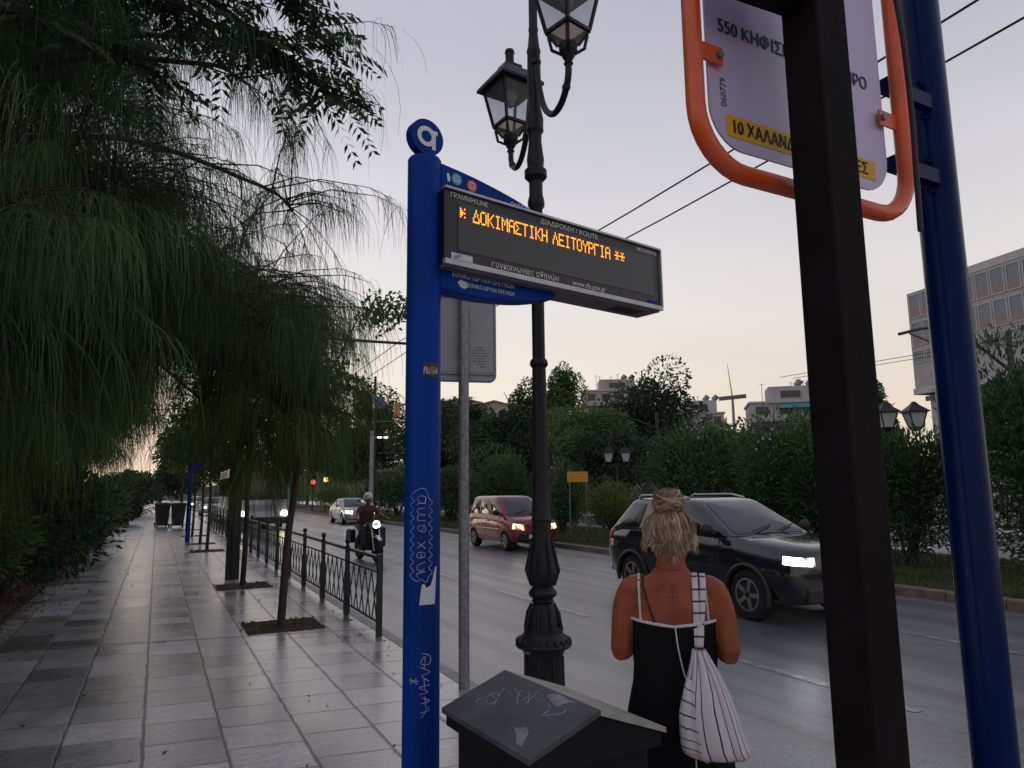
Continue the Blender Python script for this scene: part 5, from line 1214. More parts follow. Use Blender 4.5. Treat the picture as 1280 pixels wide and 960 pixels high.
    # wheels
    for x in S['axles']:
        for s in (-1, 1):
            w = .21; prof = [(rw*.62, -w/2), (rw*.9, -w/2), (rw, -w/2+.03), (rw, w/2-.03), (rw*.9, w/2), (rw*.62, w/2)]
            m_ = MB().lathe(prof, 30); me = m_.mesh('wheel'); me.transform(T(x, s*(yw-.01), rw) @ Matrix.Rotation(R(90), 4, 'X')); shade(me, 40); wh = link('wheel', me, 'tyre', t)
            m_ = MB().lathe([(rw*.62, -.02), (rw*.64, .055), (rw*.58, .06), (rw*.54, .0), (.06, .015), (.05, .03), (.01, .035)], 28)
            for k in range(5):
                a = k*2*math.pi/5; m_.bar((.04*math.cos(a), .04*math.sin(a), .035), (rw*.6*math.cos(a), rw*.6*math.sin(a), .045), .06, .03)
            me = m_.mesh('rim'); me.transform(T(x, s*(yw+.045), rw) @ Matrix.Rotation(R(-90*s), 4, 'X')); shade(me, 35); link('rim', me, S.get('rimmat', 'rim'), wh)
            if S.get('clad'):
                q = MB(); pts = [(x+rw*1.16*math.cos(a), s*(S['wmax']-.01), rw+rw*1.16*math.sin(a)) for a in np.linspace(R(-15), R(195), 15)]
                q.tube(pts, .038, 6); q.build('arch_trim', 'plastic', t, 60)
    xf = S['xf']; xr = S['xr']
    bv = BVHTree.FromPolygons([v.co.copy() for v in body.data.vertices], [tuple(p.vertices) for p in body.data.polygons])
    if S.get('clad'):
        for s in (-1, 1):
            q = MB().box((0, s*(S['wmax']-.035), .33), (S['axles'][0]-S['axles'][1]-rw*2.2, .07, .18)); q.build('sill_trim', 'plastic', t, bevel=.02)
    MB().box((xf-.02, 0, S['hz']-.03), (.05, 1.0, .14)).build('grille', 'plastic', t, bevel=.02)
    MB().box((xf-.01, 0, .40), (.10, S['wmax']*1.5, .20)).build('bumper', S.get('bumper', 'plastic'), t, bevel=.03)
    MB().box((xr+.01, 0, .45), (.10, S['wmax']*1.6, .22)).build('bumper', S.get('bumper', 'plastic'), t, bevel=.03)
    MB().box((xf+.045, 0, .42), (.01, .50, .11)).build('number_plate', 'white_ink', t)
    for s in (-1, 1):
        hh = S['hl'][2]
        def lens(cx, thetas, zf, nm, mat, off=.007):
            rows = []
            for th in thetas:
                d = Vector((math.cos(th), s*math.sin(th), 0)); r_ = []
                lo, hi = zf(th)
                for z in np.linspace(lo, hi, 4):
                    o_ = Vector((cx, s*(S['wmax']-.50), z))+d*2
                    h = bv.ray_cast(o_, -d)
                    r_.append((h[0]+d*off) if h[0] else None)
                if all(p is not None for p in r_): rows.append(r_)
            if len(rows) < 2: return
            q = MB(); m_, n_ = len(rows), 4
            fr = [p for r_ in rows for p in r_]; q.add(fr, [(i*n_+k, i*n_+k+1, (i+1)*n_+k+1, (i+1)*n_+k) for i in range(m_-1) for k in range(n_-1)])
            o = q.build(nm, mat, t, 60); md = o.modifiers.new('t', 'SOLIDIFY'); md.thickness = .012; md.offset = 0
        t0, t1 = S.get('hla', (8, 58))
        lens(S['xf']-.50, np.radians(np.linspace(t0, t1, 9)), lambda th: (S['hz']-hh*(1-.55*(math.degrees(th)-t0)/(t1-t0)), S['hz']+hh*(.75+.35*(math.degrees(th)-t0)/(t1-t0))), 'headlight', S['hlm'])
        lens(S['xr']+.50, np.radians(np.linspace(122, 168, 7)), lambda th: (S['tz']-S.get('th', .2)*.5, S['tz']+S.get('th', .2)*.5), 'tail_light', 'taillight')
    if S.get('wiper'):
        q = MB(); q.bar((bx1+.01, -.4, zb+.05), (bx1-.12, .1, zb+.13), .015).bar((bx1+.01, .1, zb+.05), (bx1-.12, .55, zb+.13), .015); q.build('wiper', 'plastic', t)
    return t
SUV = dict(st=[(2.17, .42, .78, .58, .66, .56), (2.11, .30, .93, .74, .82, .68), (1.9, .25, 1.0, .82, .885, .76), (1.35, .23, 1.06, .85, .905, .80), (.8, .23, 1.10, .86, .905, .83), (0, .23, 1.12, .86, .90, .84), (-.9, .23, 1.13, .86, .90, .84), (-1.7, .25, 1.13, .85, .90, .83), (-2.02, .30, 1.12, .80, .87, .80), (-2.15, .42, 1.08, .70, .80, .74)],
           gh=(-2.06, .98, -1.62, .10, 1.11, 1.60, .84, .66), axles=(1.33, -1.33), rw=.345, track=.80, side=((.02, .27), (.30, .62), (.65, .97)), seams=(.78, -.22, -1.05), paint='car_black', rails=True, clad=True, wmax=.905, xf=2.15, xr=-2.17, hz=.83, tz=1.02, hl=(.50, .80, .062), hla=(12, 56), hlm='headlight', wiper=True)
car('car', 'black estate car with roof rails and lit headlight passing right behind the woman', 'car', (8.22, 8.95, ZR), R(-90), SUV)
MPV = dict(st=[(1.72, .38, .74, .52, .60, .50), (1.66, .28, .86, .66, .72, .60), (1.45, .24, .93, .72, .76, .66), (1.1, .22, .99, .74, .775, .69), (.75, .22, 1.02, .75, .78, .70), (0, .22, 1.04, .75, .78, .72), (-.9, .22, 1.06, .75, .78, .72), (-1.45, .25, 1.06, .74, .775, .71), (-1.66, .3, 1.04, .69, .74, .69), (-1.74, .42, 1.0, .62, .70, .66)],
           gh=(-1.70, 1.05, -1.55, .32, 1.02, 1.56, .71, .59), axles=(1.15, -1.15), rw=.28, track=.68, side=((.02, .30), (.34, .66), (.70, .97)), seams=(.72, -.2), paint='car_red', wmax=.78, xf=1.70, xr=-1.75, hz=.70, tz=.95, th=.4, hl=(.36, .62, .095), hla=(14, 48), hlm='headlight_warm', strip=(.62,), wiper=True)
car('car', 'dark red small high-roofed car with warm headlights beside the ornate lamp post', 'car', (10.05, 20.55, ZR), R(-90), MPV)
SED = dict(st=[(2.15, .36, .66, .55, .64, .55), (2.08, .26, .78, .72, .80, .68), (1.8, .22, .84, .80, .85, .74), (1.2, .20, .90, .82, .865, .78), (.75, .20, .93, .82, .87, .79), (0, .20, .95, .82, .87, .80), (-.9, .20, .96, .82, .87, .80), (-1.5, .22, .98, .81, .865, .77), (-1.95, .26, .97, .77, .83, .74), (-2.15, .40, .92, .66, .74, .66)],
           gh=(-1.75, 1.05, -.95, .15, .92, 1.36, .80, .58), axles=(1.3, -1.3), rw=.31, track=.76, side=((.06, .44), (.48, .94)), seams=(.72, -.3, -1.1), paint='car_silver', mirror='car_silver', bumper='car_silver', wmax=.87, xf=2.13, xr=-2.16, hz=.66, tz=.82, hl=(.42, .74, .10), hla=(10, 55), hlm='headlight', wiper=True)
sed = car('car', 'silver saloon car with bright headlights following the motorcyclist', 'car', (9.85, 40.5, ZR), R(-90), SED)
for (x, y, lb) in ((3.9, 62, 'distant car with glowing headlights seen between the green pole and the blue pole'), (6.6, 74, 'distant car with glowing headlights farther up the middle lane'), (3.7, 80, 'most distant car with glowing headlights at the end of the kerb lane')):
    dup(sed, (x, y, ZR), R(-90), lb, 'distant cars with headlights on')
# bus
BU = thing('bus', 'white city bus with lit headlights half hidden by hanging branches', 'bus', (4.55, 36.2, ZR), 0)
m_ = MB().box((0, 5.2, 1.65), (2.5, 10.4, 2.75)); m_.build('body', 'car_white', BU, bevel=.12)
MB().box((0, -.012, 2.1), (2.25, .04, 1.35)).build('windscreen', 'glass_car', BU, bevel=.05)
MB().box((0, -.02, 2.9), (1.7, .04, .24)).build('destination_box', 'plastic', BU)
for s in (-1, 1):
    for k in range(6): MB().box((s*1.252, 1.3+k*1.6, 2.05), (.02, 1.45, 1.0)).build('side_window', 'glass_car', BU, bevel=.03)
    q = MB().box((s*.98, -.02, .78), (.28, .05, .2)); q.build('headlight', 'headlight_bus', BU, bevel=.02)
    q = MB().tube([(s*1.2, 0, 2.7), (s*1.4, -.3, 2.6), (s*1.42, -.3, 2.1)], .04, 6); q.build('mirror', 'plastic', BU)
    for y in (2.6, 8.2): MB().tube([(s*1.0, y, .48), (s*1.27, y, .48)], .48, 24).build('wheel', 'tyre', BU, 40)
MB().box((0, -.04, .45), (2.46, .1, .3)).build('bumper', 'plastic', BU, bevel=.04)
MB().box((0, -.015, 1.05), (1.2, .03, .3)).build('front_panel', 'grey_panel', BU)

# motorbike
MO = thing('motorbike', 'black motorbike with bright headlight ridden toward the camera', 'motorbike', (5.02, 18.75, ZR), R(-90+4))
for x in (.70, -.68):
    me = MB().lathe([(.22, -.05), (.29, -.055), (.315, -.03), (.315, .03), (.29, .055), (.22, .05)], 26).mesh('wheel'); me.transform(T(x, 0, .315) @ Matrix.Rotation(R(90), 4, 'X')); shade(me, 40); w_ = link('wheel', me, 'tyre', MO)
    q = MB().tube([(x, -.04, .315), (x, .04, .315)], .05, 10)
    for k in range(6):
        a = k*math.pi/3; q.bar((x, 0, .315), (x+.23*math.cos(a), 0, .315+.23*math.sin(a)), .025)
    q.build('rim', 'rim', w_)
q = MB()
for s in (-1, 1): q.tube([(.72, s*.09, .30), (.48, s*.10, .92)], .028, 8)
q.build('fork', 'silver', MO, 60)
MB().tube([(.95, 0, .56), (.72, 0, .66), (.48, 0, .60)], [.05, .075, .06], 8, flat=.5).build('mudguard', 'silver', MO, 60)
q = MB(); q.loft([[(x, y*w, z+zz*h) for y, zz in ((-1, 0), (-.7, .7), (0, 1), (.7, .7), (1, 0), (.7, -.7), (0, -1), (-.7, -.7))] for x, w, z, h in ((.42, .12, .86, .10), (.25, .17, .90, .14), (0, .16, .88, .14), (-.15, .12, .80, .10))]); q.build('fuel_tank', 'moto', MO, 60)
MB().loft([[(x, y*w, z+zz*.05) for y, zz in ((-1, 0), (-.8, 1), (.8, 1), (1, 0), (.8, -1), (-.8, -1))] for x, w, z in ((.0, .11, .80), (-.3, .15, .78), (-.75, .12, .86))]).build('seat', 'plastic', MO, 50)
q = MB().box((.12, 0, .48), (.50, .30, .38)); q.tube([(.3, .16, .35), (-.7, .2, .32)], .045, 8); q.box((-.35, 0, .60), (.5, .2, .16)); q.build('engine', 'plastic', MO, bevel=.03)
q = MB()
for s in (-1, 1):
    MB().box((.35, s*.26, .62), (.10, .16, .50)).build('leg_shield', 'plastic', MO, bevel=.04); MB().box((-.62, s*.28, .62), (.44, .16, .36)).build('pannier', 'plastic', MO, bevel=.05)
q = MB().tube([(.30, -.40, 1.08), (.42, -.15, 1.02), (.42, .15, 1.02), (.30, .40, 1.08)], .016, 8)
for s in (-1, 1): q.tube([(.36, s*.3, 1.06), (.42, s*.36, 1.24)], .009, 5).ball((.42, s*.36, 1.27), (.02, .06, .04), 8, 5)
q.build('handlebar', 'plastic', MO, 60)
MB().loft([[(x, y*w, .95+zz*h) for y, zz in ((-1, 0), (-.7, .8), (0, 1), (.7, .8), (1, 0), (.7, -.8), (0, -1), (-.7, -.8))] for x, w, h in ((.45, .10, .10), (.54, .13, .13), (.60, .12, .12))]).build('headlight_shell', 'moto', MO, 60)
MB().ball((.60, 0, .95), (.03, .105, .10), 14, 8).build('headlight', 'headlight', MO, 60)

# ================================================================ PEOPLE
def tube_rings(path, radii, n=14):
    return path, radii
def fuse(mb, name, vox, smooth=6):
    me = mb.mesh(name); o = bpy.data.objects.new('tmp', me); COL.objects.link(o)
    r_ = o.modifiers.new('r', 'REMESH'); r_.mode = 'VOXEL'; r_.voxel_size = vox
    s_ = o.modifiers.new('s', 'SMOOTH'); s_.iterations = smooth; s_.factor = .5
    me = applied(o, name); me.materials.clear(); me.polygons.foreach_set('use_smooth', [True]*len(me.polygons)); return me
def ell(z, rx, ry, cx=0, cy=0, n=28, p=2.0, tilt=0):
    o = []
    for k in range(n):
        a = 2*math.pi*k/n; c, s = math.cos(a), math.sin(a)
        x = cx+rx*abs(c)**(2/p)*(1 if c > 0 else -1); y = cy+ry*abs(s)**(2/p)*(1 if s > 0 else -1)
        o.append((x, y, z+tilt*(y-cy)))
    return o
def hand(mb, wrist, fwd, up, side, s=1.0, curl=1.0):
    """palm and five bent fingers; fwd along the hand, up = back of hand, side = thumb side"""
    w = Vector(wrist); f = Vector(fwd).normalized(); u = Vector(up).normalized(); d = Vector(side).normalized()
    mb.tube([w-f*.02, w+f*.02*s, w+f*.05*s, w+f*.085*s], [.024*s, .028*s, .038*s, .034*s], 10, flat=.5) if False else None
    rings = []
    for q, wd, th in ((-.03, .024, .022), (.01, .027, .019), (.045, .038, .017), (.085, .039, .014), (.095, .034, .010)):
        rings.append([tuple(w+f*q*s+d*wd*s*math.cos(a)+u*th*s*math.sin(a)) for a in np.linspace(0, 2*math.pi, 14, endpoint=False)])
    mb.loft(rings)
    for k, (off, L_) in enumerate(((.028, .070), (.010, .078), (-.009, .072), (-.027, .056))):
        b = w+f*.085*s+d*off*s; a = .5*curl; p1 = b+(f*math.cos(a*.6)-u*math.sin(a*.6))*L_*.45*s; p2 = p1+(f*math.cos(a*1.6)-u*math.sin(a*1.6))*L_*.32*s; p3 = p2+(f*math.cos(a*2.4)-u*math.sin(a*2.4))*L_*.25*s
        mb.tube([b-f*.02*s, b, p1, p2, p3], [.0085*s, .0092*s, .0086*s, .008*s, .006*s], 8)
    b = w+f*.02*s+d*.026*s; p1 = b+(f*.6+d*.75-u*.15)*.034*s; p2 = p1+(f*.9+d*.35-u*.3)*.030*s; p3 = p2+(f*.95-u*.4)*.022*s
    mb.tube([w+f*.0*s+d*.012*s, b, p1, p2, p3], [.013*s, .0125*s, .0105*s, .0095*s, .007*s], 8)
# woman waiting, seen from behind; local +y is the way she faces
WO = thing('person', 'blonde woman in a black strappy dress seen from behind with hair in a bun', 'person', (1.772, 2.235, 0), R(-38))
mb = MB()
tor = [(.60, .165, .125, -.01), (.70, .185, .14, -.01), (.80, .182, .138, -.012), (.90, .160, .122, -.005), (.98, .140, .105, 0), (1.04, .136, .10, .0), (1.12, .146, .108, .0), (1.20, .158, .112, -.002), (1.27, .162, .098, -.006), (1.315, .152, .078, -.010), (1.35, .115, .062, -.010), (1.375, .075, .055, -.004), (1.40, .056, .054, .006), (1.44, .052, .053, .016), (1.475, .050, .053, .022)]
mb.loft([ell(z, rx, ry, 0, cy, 28, 2.3 if z < 1.3 else 2) for z, rx, ry, cy in tor])
hd = [(1.40, .030, .035, .055), (1.415, .050, .058, .050), (1.44, .062, .075, .042), (1.47, .068, .085, .034), (1.505, .072, .091, .028), (1.54, .073, .092, .026), (1.57, .068, .085, .024), (1.595, .055, .068, .022), (1.612, .03, .038, .02)]
mb.loft([ell(z, rx, ry, 0, cy, 22) for z, rx, ry, cy in hd])
mb.tube([(0, .115, 1.535), (0, .128, 1.51), (0, .140, 1.488), (0, .126, 1.478)], [.009, .011, .014, .010], 8)      # nose
mb.tube([(-.022, .116, 1.452), (0, .122, 1.453), (.022, .116, 1.452)], [.005, .0075, .005], 8)                      # lips
for s in (-1, 1):
    mb.ball((s*.074, .022, 1.505), (.010, .019, .030), 10, 7)                                                     # ears
    mb.ball((s*.032, .098, 1.528), (.018, .014, .010), 8, 6)
    sh = Vector((s*.150, -.012, 1.312))
    el = Vector((s*.196, -.045, 1.092)); wr_ = Vector((s*.095, .165, 1.165))
    p = smoothpts([Vector((s*.105, -.01, 1.325)), sh, sh.lerp(el, .35)+Vector((s*.012, 0, 0)), sh.lerp(el, .75)+Vector((s*.006, 0, 0)), el, el.lerp(wr_, .3), el.lerp(wr_, .7), wr_], 3)
    rad = np.interp(np.linspace(0, 7, len(p)), range(8), [.046, .051, .048, .042, .036, .038, .031, .024])
    mb.tube(p, list(rad), 16)
    hand(mb, wr_, (-s*.35, .75, .45), (s*.75, -.1, .6), (-s*.5, -.3, .8), .92, 1.1)
    # legs and feet
    hip = Vector((s*.088, -.008, .74)); kn = Vector((s*.092, .012, .44)); an = Vector((s*.085, -.02, .075))
    p = smoothpts([hip, hip.lerp(kn, .5), kn, kn.lerp(an, .28)+Vector((0, -.018, 0)), kn.lerp(an, .7), an], 3)
    mb.tube(p, list(np.interp(np.linspace(0, 5, len(p)), range(6), [.090, .076, .056, .056, .040, .033])), 16)
    ft = [(-.075, .028, .032, .030), (-.04, .034, .040, .042), (.0, .036, .040, .045), (.06, .042, .030, .030), (.11, .045, .022, .022), (.145, .036, .016, .016)]
    mb.loft([[(s*.088+wx*math.cos(a), y, max(.012, hz_+th_*math.sin(a))) for a in np.linspace(0, 2*math.pi, 14, endpoint=False)] for y, wx, th_, hz_ in ft])
    for k in range(5): mb.tube([(s*.088+s*(-.032+.016*k), .13, .026), (s*.088+s*(-.034+.017*k), .158-.006*k, .026), (s*.088+s*(-.035+.0175*k), .172-.008*k, .022)], [.010, .0095-.0006*k, .007], 7)
bodyme = fuse(mb, 'body', .0065, 5)
co = np.empty(len(bodyme.vertices)*3, np.float32); bodyme.vertices.foreach_get('co', co); co = co.reshape(-1, 3)
bk = (co[:, 1] < -.02) & (co[:, 2] > .95) & (co[:, 2] < 1.40)
xx, zz = co[:, 0], co[:, 2]
env = np.clip((zz-.95)/.08, 0, 1)*np.clip((1.40-zz)/.08, 0, 1)
dy = .0075*np.exp(-(xx/.013)**2)-.004*np.exp(-((np.abs(xx)-.035)/.018)**2)-.009*np.exp(-((np.abs(xx)-.088)/.026)**2-((zz-1.265)/.045)**2)+.007*np.exp(-((np.abs(xx)-.125)/.012)**2-((zz-1.25)/.07)**2)
co[:, 1] += np.where(bk, dy*env, 0); bodyme.vertices.foreach_set('co', co.ravel()); bodyme.update()
wb_ = link('person_body', bodyme, 'skin', WO); wb_.name = 'body'
bvh = BVHTree.FromPolygons([v.co.copy() for v in bodyme.vertices], [tuple(p.vertices) for p in bodyme.polygons])
def onback(x, z, off=.001):
    h = bvh.ray_cast(Vector((x, -1, z)), Vector((0, 1, 0)))
    return (h[0]+Vector((0, -off, 0))) if h[0] else Vector((x, -.1-off, z))
for s in (-1, 1):
    ey = MB().ball((s*.031, .108, 1.528), (.010, .0075, .0055), 10, 7).build('eye', 'eye', WO, 60)
    MB().ball((s*.031, .1135, 1.528), (.0046, .003, .0046), 8, 5).build('iris', 'hair_brown', ey, 60)
for s in (-1, 1): MB().tube([(s*.014, .121, 1.547), (s*.032, .122, 1.553), (s*.05, .108, 1.546)], .0035, 6).build('eyebrow', 'hair_brown', WO)
# dress: follows the torso just outside the skin
DR = [(.34, .215, .17, -.01), (.50, .205, .16, -.01), (.70, .199, .153, -.01), (.80, .196, .151, -.012), (.90, .175, .136, -.006), (.98, .157, .121, -.002), (1.04, .152, .115, -.001), (1.10, .156, .118, 0), (1.16, .162, .122, -.001), (1.205, .166, .122, -.003)]
rings = []
for i, (z, rx, ry, cy) in enumerate(DR):
    e = ell(z, rx, ry, 0, cy, 72, 2.25)
    f_ = max(0, (1.0-z))*.035
    e = [Vector((x+x/rx*f_*.35*math.sin(k*.9+z*5), y+y/ry*f_*.35*math.sin(k*.9+z*5), zz+(.018 if i == len(DR)-1 else 0)*(abs(x)/rx-.4)-(0.012*math.sin(x*9+1.0) if .5 < z < 1.15 else 0))) for k, (x, y, zz) in enumerate(e)]
    rings.append(e)
me = MB().loft(rings, cap=False).mesh('dress'); shade(me, 80); dr = link('dress', me, 'dress', WO); sd = dr.modifiers.new('t', 'SOLIDIFY'); sd.thickness = .004
tp_ = rings[-1]; q = MB(); q.tube([Vector(p)*1.0+Vector((0, 0, .002)) for p in tp_]+[tp_[0]+Vector((0, 0, .002))], .0055, 6, cap=False); q.build('trim', 'white_cloth', dr, 60)
def strap(x0, z0, x1, z1, w, nm, mat, r=.0028):
    pts = []
    for u in np.linspace(0, 1, 16): x = x0+(x1-x0)*u; z = z0+(z1-z0)*u; pts.append(onback(x, z, .003))
    # over the shoulder and down the chest
    top = pts[-1]; fr = []
    for u in np.linspace(.15, 1, 9):
        y = top.y+(.115-top.y)*u; h = bvh.ray_cast(Vector((x1, y, 1.6)), Vector((0, 0, -1)))
        fr.append((h[0]+Vector((0, .0, .003))) if h[0] and h[0].z > 1.15 else Vector((x1, y, 1.26)))
    P_ = pts+fr; m_ = MB(); vs = []
    for p in P_: vs += [p+Vector((-w/2, 0, 0)), p+Vector((w/2, 0, 0))]
    m_.add(vs, [(2*i, 2*i+1, 2*i+3, 2*i+2) for i in range(len(P_)-1)])
    o = m_.build(nm, mat, dr if nm == 'strap' else WO, 60); sd = o.modifiers.new('t', 'SOLIDIFY'); sd.thickness = .002; sd.offset = 1; return o
strap(-.118, 1.208, -.122, 1.335, .009, 'strap', 'white_cloth'); strap(.125, 1.21, .118, 1.335, .009, 'strap', 'white_cloth')
strap(-.068, 1.21, -.108, 1.335, .008, 'bra_strap', 'black_ink')
q = MB(); pts = [Vector((0.005, -.128, 1.205)), Vector((.012, -.130, 1.13)), Vector((.03, -.128, 1.04)), Vector((.052, -.135, .97)), Vector((.055, -.165, .80)), Vector((.06, -.18, .6))]
q.tube(smoothpts(pts, 5), .0028, 6); q.build('cord', 'white_cloth', dr)
# back tattoo: a fine vertical line with a small cross and curls
q = MB()
def bmap(u, w): return onback(u, w, .0012)
for ln, w_ in (([(0, 1.345), (0, 1.33), (0, 1.315), (0, 1.30), (0, 1.285), (0, 1.27), (0, 1.25), (0, 1.23), (0, 1.21)], .0022), ([(-.022, 1.302), (-.010, 1.299), (0, 1.301), (.010, 1.299), (.022, 1.302)], .004), ([(-.014, 1.293), (-.008, 1.284), (0, 1.288), (.008, 1.284), (.014, 1.293)], .0026), ([(-.007, 1.317), (0, 1.311), (.007, 1.317)], .003), ([(-.006, 1.325), (0, 1.336), (.006, 1.325)], .0024), ([(-.018, 1.309), (-.021, 1.302), (-.018, 1.296)], .003), ([(.018, 1.309), (.021, 1.302), (.018, 1.296)], .003)):
    ribbon(q, smoothpts([Vector(p) for p in ln], 3), w_, bmap)
q.build('tattoo', 'tattoo', WO)
q = MB(); q.tube([(.058*math.cos(a), .004+.056*math.sin(a), 1.402+.012*math.sin(a)) for a in np.linspace(0, 2*math.pi, 30)], .0018, 5, cap=False); q.build('necklace', 'tattoo', WO)
# hair: scalp cap, swept strands, loose ends and a twisted bun
def hp(az, t_, off):    # az 0 = back, t_ 0 = crown .. 1 = nape
    z = 1.606-.175*t_; k = np.interp(z, [h[0] for h in hd], range(len(hd))); i = int(min(k, len(hd)-2)); u = k-i
    rx, ry, cy = [hd[i][j]*(1-u)+hd[i+1][j]*u for j in (1, 2, 3)]
    rx = max(rx, .066 if t_ > .5 else rx); ry = max(ry, .082 if t_ > .5 else ry)
    return Vector(((rx+off)*math.sin(az), cy-(ry+off)*math.cos(az), z))
rings = []
for t_ in np.linspace(.02, .86, 12):
    rings.append([hp(a, t_, .006) for a in np.linspace(-2.0, 2.0, 30)*(1-.75*max(0, t_-.5))]+[hp(a, t_, -.012) for a in np.linspace(2.0, -2.0, 30)*(1-.75*max(0, t_-.5))])
me = MB().loft(rings).mesh('hair'); shade(me, 70); hair = link('hair', me, 'hair_brown', WO)
mbs = {'hair_blond': MB(), 'hair_mid': MB(), 'hair_brown': MB()}
bunc = Vector((0, -.038, 1.642))
for k in range(2300):
    az = rng.normal(0, .75); az = max(-1.9, min(1.9, az)); lift = rng.uniform(.007, .020)
    side = abs(az)/1.9; az += .10*math.sin(az*11); lift += .005*math.sin(az*17+1)
    mat = rng.choice(['hair_blond', 'hair_mid', 'hair_brown'], p=[.46, .34, .2])
    pts = [bunc+Vector((.03*math.sin(az)+rng.normal(0, .006), -.012, -.02))]
    end = (rng.uniform(.62, .92) if rng.uniform() < .75 else rng.uniform(.4, .7))-.30*max(0, abs(az)-.35)
    for t_ in np.linspace(.12, end, 6): pts.append(hp(az*(.85+.1*t_-1.75*max(0, t_-.46)), t_, lift*(1-.5*max(0, t_-.4))+.010*math.sin(t_*3.1)-.010*max(0, t_-.5)+.003*math.sin(t_*14+k)+rng.normal(0, .0015)))
    if rng.uniform() < .40 and abs(az) < .9:
        last = pts[-1]; fl = Vector((math.sin(az)*.020+rng.normal(0, .008), -math.cos(az)*.014-.003, -rng.uniform(.004, .030))); pts += [last+fl*.6, last+fl+Vector((0, 0, -.012))]
    mbs[mat].tube(smoothpts(pts, 2), list(np.linspace(.0014, .0005, 2*(len(pts)-1)+1)), 3, cap=False)
for k in range(70):      # fly-aways at both sides
    s = rng.choice([-1, 1]); az = s*rng.uniform(1.0, 1.9); t_ = rng.uniform(.25, .6); p = hp(az, t_, .012)
    q1 = p+Vector((s*rng.uniform(.008, .020), -.008, -.020)); q2 = q1+Vector((s*rng.uniform(-.008, .012), 0, -.035))
    mbs['hair_blond'].tube([p, q1, q2], [.0012, .001, .0006], 3, cap=False)
for k_, m_ in mbs.items():
    me = m_.mesh('strands'); shade(me, 80); link('strands', me, k_, hair)
mbun = {'hair_mid': MB(), 'hair_brown': MB(), 'hair_blond': MB()}
for k in range(320):
    mat = rng.choice(['hair_mid', 'hair_blond', 'hair_brown'], p=[.5, .2, .3]); ph = rng.uniform(0, 6.28); tl = rng.uniform(-.4, .4); r0 = rng.uniform(.75, 1.0); zz = rng.uniform(-1, 1); rr_ = math.sqrt(max(.05, 1-zz*zz*.85))*r0
    pts = [bunc+Vector((.064*rr_*math.cos(ph+u), .052*rr_*math.sin(ph+u), .042*zz+.022*tl*math.sin(u*1.0+ph)+.002*math.sin(3*u))) for u in np.linspace(0, 3.4, 10)]
    Rm = Euler((rng.normal(0, .32), rng.normal(0, .32), 0)).to_matrix(); pts = [bunc+Rm @ (p-bunc) for p in pts]
    mbun[mat].tube(pts, list(np.concatenate([np.linspace(.001, .0026, 5), np.linspace(.0026, .0008, 5)])), 4, cap=False)
core = MB().ball(tuple(bunc), (.056, .045, .040), 16, 10).build('bun', 'hair_mid', hair, 80)
for k_, m_ in mbun.items():
    me = m_.mesh('bun_strands'); shade(me, 80); me.name = 'bun_strands'; link('bun_strands', me, k_, hair)
# sandals
for s in (-1, 1):
    q = MB(); q.loft([[(s*.088+wx*math.cos(a)*1.05, y, .001+.012*(math.sin(a) > 0)) for a in np.linspace(.1, 2*math.pi+.1, 12, endpoint=False)] for y, wx in ((-.085, .028), (-.04, .036), (.03, .038), (.1, .047), (.17, .034))]); q.build('sandal', 'sandal', WO)
# phone in her hands
ph_ = MB().box((0, 0, 0), (.075, .009, .15)).build('phone', 'phone', None, bevel=.004); tag(ph_, 'dark phone held in front of the woman, hidden behind her from this side', 'phone')
ph_.matrix_world = WO.matrix_basis @ T(0.0, .262, 1.235) @ Matrix.Rotation(R(-35), 4, 'X')

# striped tote bag on her right shoulder (top-level, placed in her frame)
BG_ = thing('tote_bag', 'white cloth tote bag with thin dark stripes hanging from the woman\'s right shoulder', 'bag', (1.772, 2.235, 0), R(-38))
def uvmesh(name, rows, mat, parent, closed=False, solid=.003):
    """rows of points -> quad sheet with UV u across, v along"""
    m, n = len(rows), len(rows[0]); me = bpy.data.meshes.new(name)
    me.from_pydata([tuple(p) for r_ in rows for p in r_], [], [(i*n+k, i*n+k+1, (i+1)*n+k+1, (i+1)*n+k) for i in range(m-1) for k in range(n-1)]); me.update()
    uv = me.uv_layers.new(name='UVMap')
    for p in me.polygons:
        for li, vi in zip(p.loop_indices, p.vertices): uv.data[li].uv = ((vi % n)/(n-1), (vi//n)/(m-1))
    shade(me, 80); o = link(name, me, mat, parent)
    if solid: md = o.modifiers.new('t', 'SOLIDIFY'); md.thickness = solid
    return o
gx, gy, gz = .090, -.150, 1.085           # gather point under the straps
rows = []; rows2 = []
# (z, left x, right x, centre y, half depth)
BP_ = [(1.13, .062, .104, -.150, .020), (1.095, .055, .124, -.155, .032), (1.05, .042, .150, -.165, .045), (1.00, .026, .174, -.178, .056), (.94, .010, .196, -.188, .064), (.88, .010, .214, -.194, .07), (.84, .012, .228, -.195, .072), (.818, .020, .238, -.192, .07), (.806, .034, .232, -.186, .056)]
for i, (z, xl, xr_, cy, hd_) in enumerate(BP_):
    c = (xl+xr_)/2; w = (xr_-xl)/2; r_ = []
    for u in np.linspace(0, 1, 49):
        a = math.pi+u*math.pi; pl = .007*math.sin(u*34+z*3)*(1.15-i/len(BP_))+.004*math.sin(u*17-z*30); sg_ = abs(math.cos(a))**.75*(1 if math.cos(a) > 0 else -1)
        r_.append(Vector((c+w*sg_, cy-(hd_+pl)*abs(math.sin(a))**.6*(1) , z-.012*math.sin(u*3.1)*(i > 5)+.012*(u-.5)*(i > 5))))
    rows.append(r_)
    r2 = []
    for u in np.linspace(0, 1, 25):
        a = u*math.pi; r2.append(Vector((c+w*math.cos(a), cy+hd_*.9*math.sin(a), z)))
    rows2.append(r2)
